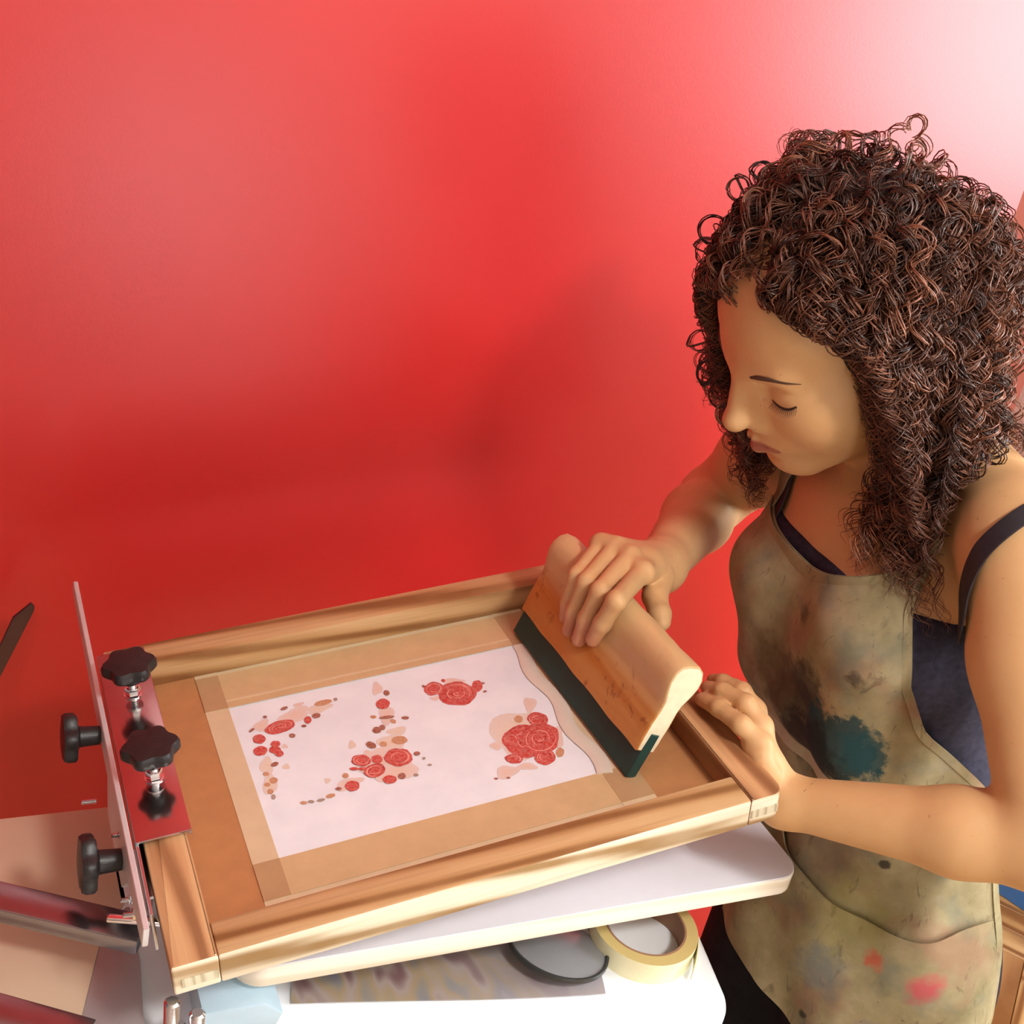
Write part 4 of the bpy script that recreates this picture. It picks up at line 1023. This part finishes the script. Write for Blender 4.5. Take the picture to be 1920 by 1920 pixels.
# side edges by height: (z, phi_right, phi_left)
EDGE = np.array([[-.34, -88, 100], [-.16, -92, 101], [-.03, -95, 104], [.06, -92, 108], [.115, -98, 108], [.150, -92, 92], [.19, -80, 70], [.24, -66, 58], [.30, -54, 53], [.36, -48, 54]])
def edges(z): return D(np.interp(z, EDGE[:, 0], EDGE[:, 1])), D(np.interp(z, EDGE[:, 0], EDGE[:, 2]))
nU, nV = 110, 150
U = np.linspace(0, 1, nU)
def ztop(u): return .288 + .060 * np.clip((u - .5) / .5, 0, 1) ** 1.7 + .020 * np.clip((.5 - u) / .5, 0, 1) ** 2
def zhem(u): return -.158 - .18 * np.clip((u - .58) / .42, 0, 1) ** 1.2 + .020 * np.clip((.30 - u) / .30, 0, 1) ** 1.5
grid = np.zeros((nV, nU, 3))
for i in range(nV):
    w = i / (nV - 1); z = zhem(U) * (1 - w) + ztop(U) * w; e0, e1 = edges(z)
    grid[i] = SURF(e0 + (e1 - e0) * U, z)
t = NT('paint_stained_canvas'); v = t.coord()
base = t.ramp(t.noise(v, 24, 4, .6), ((.3, srgb(128, 118, 86)), (.55, srgb(154, 142, 108)), (.8, srgb(176, 164, 132))))
def blot(c, pos, rad, col, amt, nscale=40, edge=.25):
    """stain with a ragged edge around a point of the cloth"""
    p = np.asarray(pos) - POFF
    vm = t.n('ShaderNodeVectorMath', _operation='DISTANCE'); nz = t.n('ShaderNodeTexNoise', Scale=nscale, Detail=5.0, Roughness=.65); t.l(v, nz.inputs['Vector'])
    ma = t.n('ShaderNodeMix', _data_type='VECTOR'); ma.inputs[0].default_value = .5
    add = t.n('ShaderNodeVectorMath', _operation='MULTIPLY_ADD'); t.l(nz.outputs['Color'], add.inputs[0]); add.inputs[1].default_value = (rad * 1.6,) * 3; t.l(v, add.inputs[2])
    vm.inputs[1].default_value = tuple(p + rad * .8); t.l(add.outputs[0], vm.inputs[0])
    m = t.ramp(t.math('DIVIDE', vm.outputs['Value'], rad), ((1 - edge, (1, 1, 1, 1)), (1.0, (0, 0, 0, 1))))
    return t.mix(t.math('MULTIPLY', m, amt), c, col)
brush = t.ramp(t.noise(t.coord((1, 1, .35)), 62, 4, .7, 1.2), ((.60, (0, 0, 0, 1)), (.68, (1, 1, 1, 1))))
col_ = t.mix(t.math('MULTIPLY', brush, .55), base, srgb(92, 78, 58))
spk = t.ramp(t.noise(v, 150, 2), ((.73, (0, 0, 0, 1)), (.76, (1, 1, 1, 1)))); col_ = t.mix(t.math('MULTIPLY', spk, .5), col_, srgb(66, 58, 50))
tint = t.noise(v, 17, 3); col_ = t.mix(t.math('MULTIPLY', t.ramp(tint, ((.54, (0, 0, 0, 1)), (.68, (1, 1, 1, 1)))), .42), col_, srgb(146, 96, 82))
tint2 = t.noise(t.coord(loc=(3, 1, 2)), 19, 3); col_ = t.mix(t.math('MULTIPLY', t.ramp(tint2, ((.54, (0, 0, 0, 1)), (.68, (1, 1, 1, 1)))), .42), col_, srgb(98, 110, 104))
AP = lambda phi, z: SURF(np.array(D(phi)), np.array(z))
STAINS = [((8, .150), .062, srgb(58, 48, 42), .75, 40, .5), ((18, .185), .036, srgb(52, 44, 40), .7, 60, .4), ((32, .152), .046, srgb(34, 62, 68), .92, 70, .25), ((45, .160), .026, srgb(38, 70, 74), .9, 90, .3), ((8, .118), .045, srgb(46, 40, 38), .85, 50, .4),
          ((22, .132), .035, srgb(40, 40, 42), .8, 60, .3), ((-12, .17), .05, srgb(90, 70, 52), .6, 40, .5), ((40, .235), .010, srgb(60, 50, 44), .7, 120, .5), ((10, .25), .013, srgb(70, 58, 48), .6, 120, .5),
          ((70, -.055), .022, srgb(190, 78, 88), .8, 60, .6), ((52, -.050), .013, srgb(180, 86, 64), .85, 80, .5), ((40, -.02), .05, srgb(150, 146, 82), .4, 40, .6), ((20, .03), .05, srgb(122, 92, 84), .4, 40, .6),
          ((70, -.15), .035, srgb(150, 186, 196), .7, 50, .6), ((30, -.09), .035, srgb(92, 104, 112), .6, 50, .6), ((52, .045), .007, srgb(56, 52, 44), .9, 90, .4), ((30, -.155), .007, srgb(56, 56, 46), .9, 90, .4), ((56, -.13), .022, srgb(110, 110, 120), .5, 60, .6)]
for (ph, z), rd, cl, am, ns, ed in STAINS: col_ = blot(col_, AP(ph, z), rd, cl, am, ns, ed)
wv = t.noise(v, 1400, 1); t.bump(wv, .25, .0006)
M_apron = t.set(col_, .85, 0, .15)
apron = cloth('apron', grid, M_apron, person)
# turned hems, waist seam, pocket, neck straps and tie
M_hem = plain('apron_hem_canvas', srgb(186, 176, 146), .85, spec=.15, var=.1, bump=.2, bscale=900)
def ribbon(phi, z, wd, off, mat, name, parent=apron, th=.0012):
    P = SURF(phi, z, off); Pn = SURF(phi, z, off + .01) - P; Pn /= np.linalg.norm(Pn, axis=1, keepdims=True)
    tt = np.gradient(P, axis=0); tt /= np.linalg.norm(tt, axis=1, keepdims=True); b = np.cross(tt, Pn)
    prof = [(-1, 0), (-1, th), (1, th), (1, 0)]; V = []; Fc = []; k = len(P)
    for i in range(k):
        for u, w in prof: V.append(P[i] + b[i] * u * wd / 2 + Pn[i] * w)
    for i in range(k - 1):
        for j in range(4): Fc.append((i * 4 + j, i * 4 + (j + 1) % 4, (i + 1) * 4 + (j + 1) % 4, (i + 1) * 4 + j))
    Fc += [(3, 2, 1, 0), tuple((k - 1) * 4 + j for j in range(4))]
    return np_mesh(name, np.array(V) - POFF, Fc, mat, parent, 60)
w = np.linspace(.02, .98, 90)
for u0, nm in ((.985, 'side_hem'), (.015, 'side_hem')):
    z = zhem(np.array(u0)) * (1 - w) + ztop(np.array(u0)) * w; e0, e1 = edges(z); ribbon(e0 + (e1 - e0) * u0, z, .008, .0008, M_apron, nm)
u = np.linspace(.02, .98, 90); e0, e1 = edges(ztop(u)); ribbon(e0 + (e1 - e0) * u, ztop(u) - .006, .011, .0008, M_apron, 'top_hem')
phw = np.linspace(D(-95), D(96), 90); zw = .100 + .012 * np.cos(phw * .9) * 0 + .010 * np.sin(phw)
ribbon(phw, zw, .020, .0016, M_hem, 'waistband')
# big front pocket
pn, pm = 60, 90; pg = np.zeros((pn, pm, 3)); ph = np.linspace(D(-40), D(99), pm)
zt = .022 - .040 * np.sin(np.clip((ph - D(-40)) / D(138), 0, 1) * math.pi * .86) ** 1.3
for i in range(pn):
    wv_ = i / (pn - 1); pg[i] = SURF(ph, (-.165 - .03 * np.clip(ph, 0, 2)) * (1 - wv_) + zt * wv_, .0022 + .004 * wv_ ** 6)
cloth('pocket', pg, M_apron, apron)
# neck straps
NE = TORSO + NECK + SHLD
c1 = AP(50, .338); c2 = AP(-50, .300)
M_strapcloth = M_apron
strap([c1 + [0, .004, -.006], c1 + [.012, .012, .03], (.648, .105, .395), (.690, .120, .440), (.725, .155, .455)], .026, .006, M_strapcloth, 'neck_strap', apron)
strap([c2 + [0, -.004, -.004], c2 + [.014, -.006, .035], (.640, .222, .375), (.690, .215, .428), (.725, .165, .455)], .022, .006, M_strapcloth, 'neck_strap', apron)
# ------------------------------------------------------------------ hair: a dark under-layer and about four thousand helical curls
GL = HM.T @ np.array([0, 0, -1.0])                                   # gravity in head coordinates
def hair_region(p):
    x, y, z = p.T; ay = np.abs(y)
    front = np.where(z > .092, .070, np.where(z > .02, .014 + (z - .02) / .072 * .052, np.where(z > -.05, .016, -.012)))
    front = np.where((z > .02), front - .35 * ay * np.clip((.085 - z) / .065, 0, 1), front)
    return (x < front) & (z > -.085 - .2 * np.clip(x, -1, 0))
RH0 = np.array([.096, .073, .090]); RC0 = np.array([-.014, 0, .028])
def grow(n, seed, len_rng, rho_rng, sel=None, lat=.60):
    rg = np.random.default_rng(seed)
    d = rg.normal(size=(n * 6, 3)); d /= np.linalg.norm(d, axis=1, keepdims=True)
    p = RC0 + d * RH0
    ok = hair_region(p)
    if sel is not None: ok &= sel(p)
    p = p[ok][:n]; d = d[ok][:n]; n = len(p)
    nrm = d / RH0; nrm /= np.linalg.norm(nrm, axis=1, keepdims=True)
    side = np.where(p[:, 1] > -.004, 1.0, -1.0)
    rho = rg.uniform(*rho_rng, n); rho = np.where(side < 0, 1 + (rho - 1) * .55, rho); L = rg.uniform(*len_rng, n)
    fr = np.clip((p[:, 0] - .0) / .07, 0, 1)
    v = nrm * .75 + np.stack([-.75 * fr, lat * side, -.05 + 0 * side], 1) + rg.normal(size=(n, 3)) * .28
    v /= np.linalg.norm(v, axis=1, keepdims=True)
    K = 44; path = np.zeros((n, K, 3)); q = p.copy(); path[:, 0] = q
    st = L / (K - 1); wob = np.clip(rg.normal(size=(n, 3)), -1.5, 1.5) * .032
    for i in range(1, K):
        s = i / (K - 1)
        v = v * .85 + GL * (.09 + .22 * min(1, s * 1.6)) + wob + rg.normal(size=(n, 3)) * .07
        v /= np.linalg.norm(v, axis=1, keepdims=True)
        q = q + v * st[:, None]
        # keep clear of the inflated skull
        grow_ = 1 + (rho - 1) * np.minimum(1, s * 4.0); R_ = RH0 * (1 + (grow_ - 1)[:, None] * np.array([.75, 1.0, .28])); cc_ = RC0 - np.stack([RH0[0] * (grow_ - 1) * .62, 0 * rho, 0 * rho], 1); e = (q - cc_) / R_; ln = np.linalg.norm(e, axis=1)
        q = np.where((ln < 1)[:, None], cc_ + e / np.maximum(ln, 1e-6)[:, None] * R_, q)
        # and inside the overall mass of hair
        Ro = RH0 * np.array([1.62, 1.62, 1.34]); eo = (q - RC0 + np.array([.035, 0, 0])) / Ro; lo2 = np.linalg.norm(eo, axis=1)
        q = np.where(((lo2 > 1) & (q[:, 2] > .0))[:, None], RC0 - np.array([.035, 0, 0]) + eo / np.maximum(lo2, 1e-6)[:, None] * Ro, q)
        # neck / jaw column
        jy = .062 + .055 * (rho - 1); low = (q[:, 2] < .02) & (np.abs(q[:, 1]) < jy) & (q[:, 0] > -.075)
        q[:, 1] = np.where(low, side * jy, q[:, 1])
        # the face stays open: her left side is swept back behind the cheek
        lim = np.interp(q[:, 2], [-.12, .0, .05, .09, .11], [.036, .018, .022, .058, .076])
        q[:, 0] = np.where((side > 0) & (q[:, 0] > lim), q[:, 0] * .3 + .7 * lim, q[:, 0])
        q[:, 1] = np.where((side > 0) & (q[:, 0] > .0) & (q[:, 2] < .07) & (q[:, 1] < .070), .070, q[:, 1])
        limf = np.interp(q[:, 2], [-.12, .0, .09, .11], [.085, .085, .080, .084])
        q[:, 0] = np.where((side < 0) & (q[:, 0] > limf), limf, q[:, 0])
        q[:, 1] = np.where((side < 0) & (q[:, 0] > .02) & (q[:, 2] < .075) & (q[:, 1] > -.064), -.064, q[:, 1])
        path[:, i] = q
    for _ in range(3): path[:, 1:-1] = .25 * path[:, :-2] + .5 * path[:, 1:-1] + .25 * path[:, 2:]
    bad = ((path[:, 3:, 0] > .056) & (np.abs(path[:, 3:, 1]) < .054) & (path[:, 3:, 2] < .064) & (path[:, 3:, 2] > -.12)).any(1)
    path = path[~bad]; rho = rho[~bad]; n = len(path)
    W = HO + path @ HM.T
    # rest on the shoulders and chest
    COLL = TORSO + SHLD + [ARMS[0], ARMS[4]]
    for i in range(14, K):
        P = W[:, i]; dd = field(COLL, P[:, 0], P[:, 1], P[:, 2]); m = dd < .012
        if m.any():
            e = .002; Pm = P[m]; d0 = dd[m]
            g = np.stack([field(COLL, *(Pm + e * np.eye(3)[k]).T) - d0 for k in range(3)], 1); g /= np.linalg.norm(g, axis=1, keepdims=True) + 1e-9
            dl = g * (.012 - d0)[:, None]; W[m, i:] += dl[:, None, :]
    return W, rho, rg
def curls(W, rg, per, rad, hr, pitch, K, spread):
    n = len(W); src = np.linspace(0, W.shape[1] - 1, K); i0 = np.minimum(src.astype(int), W.shape[1] - 2); f = (src - i0)[None, :, None]
    G = W[:, i0] * (1 - f) + W[:, i0 + 1] * f
    G = np.repeat(G, per, 0); N = len(G)
    tg = np.gradient(G, axis=1); sl = np.linalg.norm(tg, axis=2); tg = tg / (sl[..., None] + 1e-9)
    arc = np.cumsum(sl, 1)
    ref = np.repeat(rg.normal(size=(n, 3)), per, 0)[:, None]; b = np.cross(tg, ref); b /= np.linalg.norm(b, axis=2, keepdims=True) + 1e-9; c = np.cross(tg, b)
    ph0 = np.repeat(rg.uniform(0, 6.28, n), per) + rg.normal(size=N) * .28
    pt = np.repeat(rg.uniform(*pitch, n), per) * rg.uniform(.96, 1.04, N)
    hd = np.repeat(np.where(rg.random(n) < .5, 1, -1), per)
    rr_ = np.repeat(rg.uniform(*hr, n), per) * rg.uniform(.75, 1.2, N)
    ramp = np.clip(np.linspace(0, 1, K) * 5, .12, 1)[None]
    a = ph0[:, None] + hd[:, None] * arc / pt[:, None] * 2 * np.pi
    shift = rg.normal(size=(N, 1, 3)) * spread * ramp[..., None]
    C = G + (rr_[:, None] * ramp)[..., None] * (np.cos(a)[..., None] * b + np.sin(a)[..., None] * c) + shift
    t2 = np.gradient(C, axis=1); t2 /= np.linalg.norm(t2, axis=2, keepdims=True) + 1e-9
    b2 = np.cross(t2, tg + .3 * c); b2 /= np.linalg.norm(b2, axis=2, keepdims=True) + 1e-9; c2 = np.cross(t2, b2)
    r = rad * rg.uniform(.7, 1.25, N)[:, None] * np.interp(np.linspace(0, 1, K), [0, .1, .75, 1], [.6, 1, .9, .15])[None]
    S = 3; an = np.arange(S) * 2 * np.pi / S
    V = C[:, :, None] + r[..., None, None] * (np.cos(an)[None, None, :, None] * b2[:, :, None] + np.sin(an)[None, None, :, None] * c2[:, :, None])
    I = np.arange(N * K * S).reshape(N, K, S)
    F = np.stack([I[:, :-1, :], np.roll(I, -1, 2)[:, :-1], np.roll(I, -1, 2)[:, 1:], I[:, 1:, :]], -1).reshape(-1, 4)
    tone = np.clip(rg.normal(.46, .24, n), 0, 1); tone = np.clip(np.repeat(tone, per) + rg.normal(size=N) * .08, 0, 1)
    lo_, hi_ = np.array([.034, .0110, .0070]), np.array([.30, .108, .055])
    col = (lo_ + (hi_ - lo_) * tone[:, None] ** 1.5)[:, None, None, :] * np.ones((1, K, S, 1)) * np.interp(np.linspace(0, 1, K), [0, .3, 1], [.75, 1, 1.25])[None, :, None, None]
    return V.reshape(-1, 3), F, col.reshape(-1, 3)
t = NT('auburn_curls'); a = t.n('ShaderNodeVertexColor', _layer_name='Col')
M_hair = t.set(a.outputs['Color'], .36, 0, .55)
HAIR = []
W, rho, rg = grow(860, 3, (.165, .245), (1.02, 1.50)); HAIR.append(curls(W, rg, 5, .00066, (.0045, .0085), (.026, .042), 72, .0017))
W, rho, rg = grow(170, 5, (.08, .15), (1.20, 1.42), lambda p: p[:, 2] < .085); HAIR.append(curls(W, rg, 3, .00062, (.006, .0095), (.028, .040), 60, .0012))
W, rho, rg = grow(190, 9, (.15, .23), (1.05, 1.40), lambda p: p[:, 2] > .085); HAIR.append(curls(W, rg, 5, .00066, (.0045, .0080), (.026, .040), 60, .0017))
W, rho, rg = grow(90, 14, (.05, .09), (1.10, 1.35), lambda p: (p[:, 2] > .098) & (p[:, 0] < .03), .05); HAIR.append(curls(W, rg, 4, .00066, (.0050, .0085), (.022, .034), 40, .0017))
# tuft of loose rings standing up at the crown
def near(px, py, d, r): c = hloc(at(px, py, d)[None])[0]; return lambda p: np.linalg.norm(p - c, axis=1) < r
tuft = []
rg = np.random.default_rng(21); c0 = HP(.020, -.010, .116)
for i in range(16):
    e = at(1495 + 65 * rg.random(), 262 + 50 * rg.random(), 1.06 + .03 * rg.random()); s_ = c0 + rg.normal(size=3) * .012
    m_ = (s_ + e) / 2 + rg.normal(size=3) * .008; tuft.append(spline([s_, m_, e, e + rg.normal(size=3) * .016 + [0, 0, -.012]], 44))
HAIR.append(curls(np.array(tuft), rg, 2, .0008, (.006, .010), (.016, .024), 60, .0015))
# single loose rings standing off the outline
rg = np.random.default_rng(33); rings_ = []
for px, py, d, r in ((1338, 430, 1.12, .013), (1325, 470, 1.13, .011), (1335, 520, 1.13, .012), (1318, 560, 1.14, .010), (1310, 640, 1.15, .010), (1328, 700, 1.15, .012), (1352, 740, 1.14, .012), (1360, 778, 1.13, .011),
                     (1383, 352, 1.11, .010), (1430, 328, 1.10, .011), (1525, 268, 1.08, .013), (1548, 272, 1.08, .012), (1800, 352, 1.10, .010), (1830, 390, 1.10, .011), (1880, 440, 1.12, .013), (1908, 520, 1.12, .012), (1905, 590, 1.12, .013), (1690, 306, 1.09, .010)):
    c = at(px, py, d); u = CR[:, 0] * math.cos(rg.uniform(-.5, .5)) + CR[:, 2] * rg.uniform(-.6, .6); u /= np.linalg.norm(u); w = CR[:, 1] + CR[:, 2] * rg.uniform(-.5, .5); w /= np.linalg.norm(w)
    inn = HO + (c - HO) * .72; a0 = rg.uniform(0, 6.28)
    P = [inn, (inn + c) / 2] + [c + r * (math.cos(a0 + k * .55) * u + math.sin(a0 + k * .55) * w) + (inn - c) * .004 * k for k in range(15)]
    rings_.append(spline(P, 44))
HAIR.append(curls(np.array(rings_), rg, 4, .00066, (.0006, .0012), (.05, .08), 60, .0010))
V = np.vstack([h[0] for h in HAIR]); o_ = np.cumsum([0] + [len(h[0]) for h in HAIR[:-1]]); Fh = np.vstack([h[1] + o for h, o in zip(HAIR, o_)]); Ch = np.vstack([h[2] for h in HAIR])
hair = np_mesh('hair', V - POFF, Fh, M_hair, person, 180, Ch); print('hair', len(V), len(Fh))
# under-layer
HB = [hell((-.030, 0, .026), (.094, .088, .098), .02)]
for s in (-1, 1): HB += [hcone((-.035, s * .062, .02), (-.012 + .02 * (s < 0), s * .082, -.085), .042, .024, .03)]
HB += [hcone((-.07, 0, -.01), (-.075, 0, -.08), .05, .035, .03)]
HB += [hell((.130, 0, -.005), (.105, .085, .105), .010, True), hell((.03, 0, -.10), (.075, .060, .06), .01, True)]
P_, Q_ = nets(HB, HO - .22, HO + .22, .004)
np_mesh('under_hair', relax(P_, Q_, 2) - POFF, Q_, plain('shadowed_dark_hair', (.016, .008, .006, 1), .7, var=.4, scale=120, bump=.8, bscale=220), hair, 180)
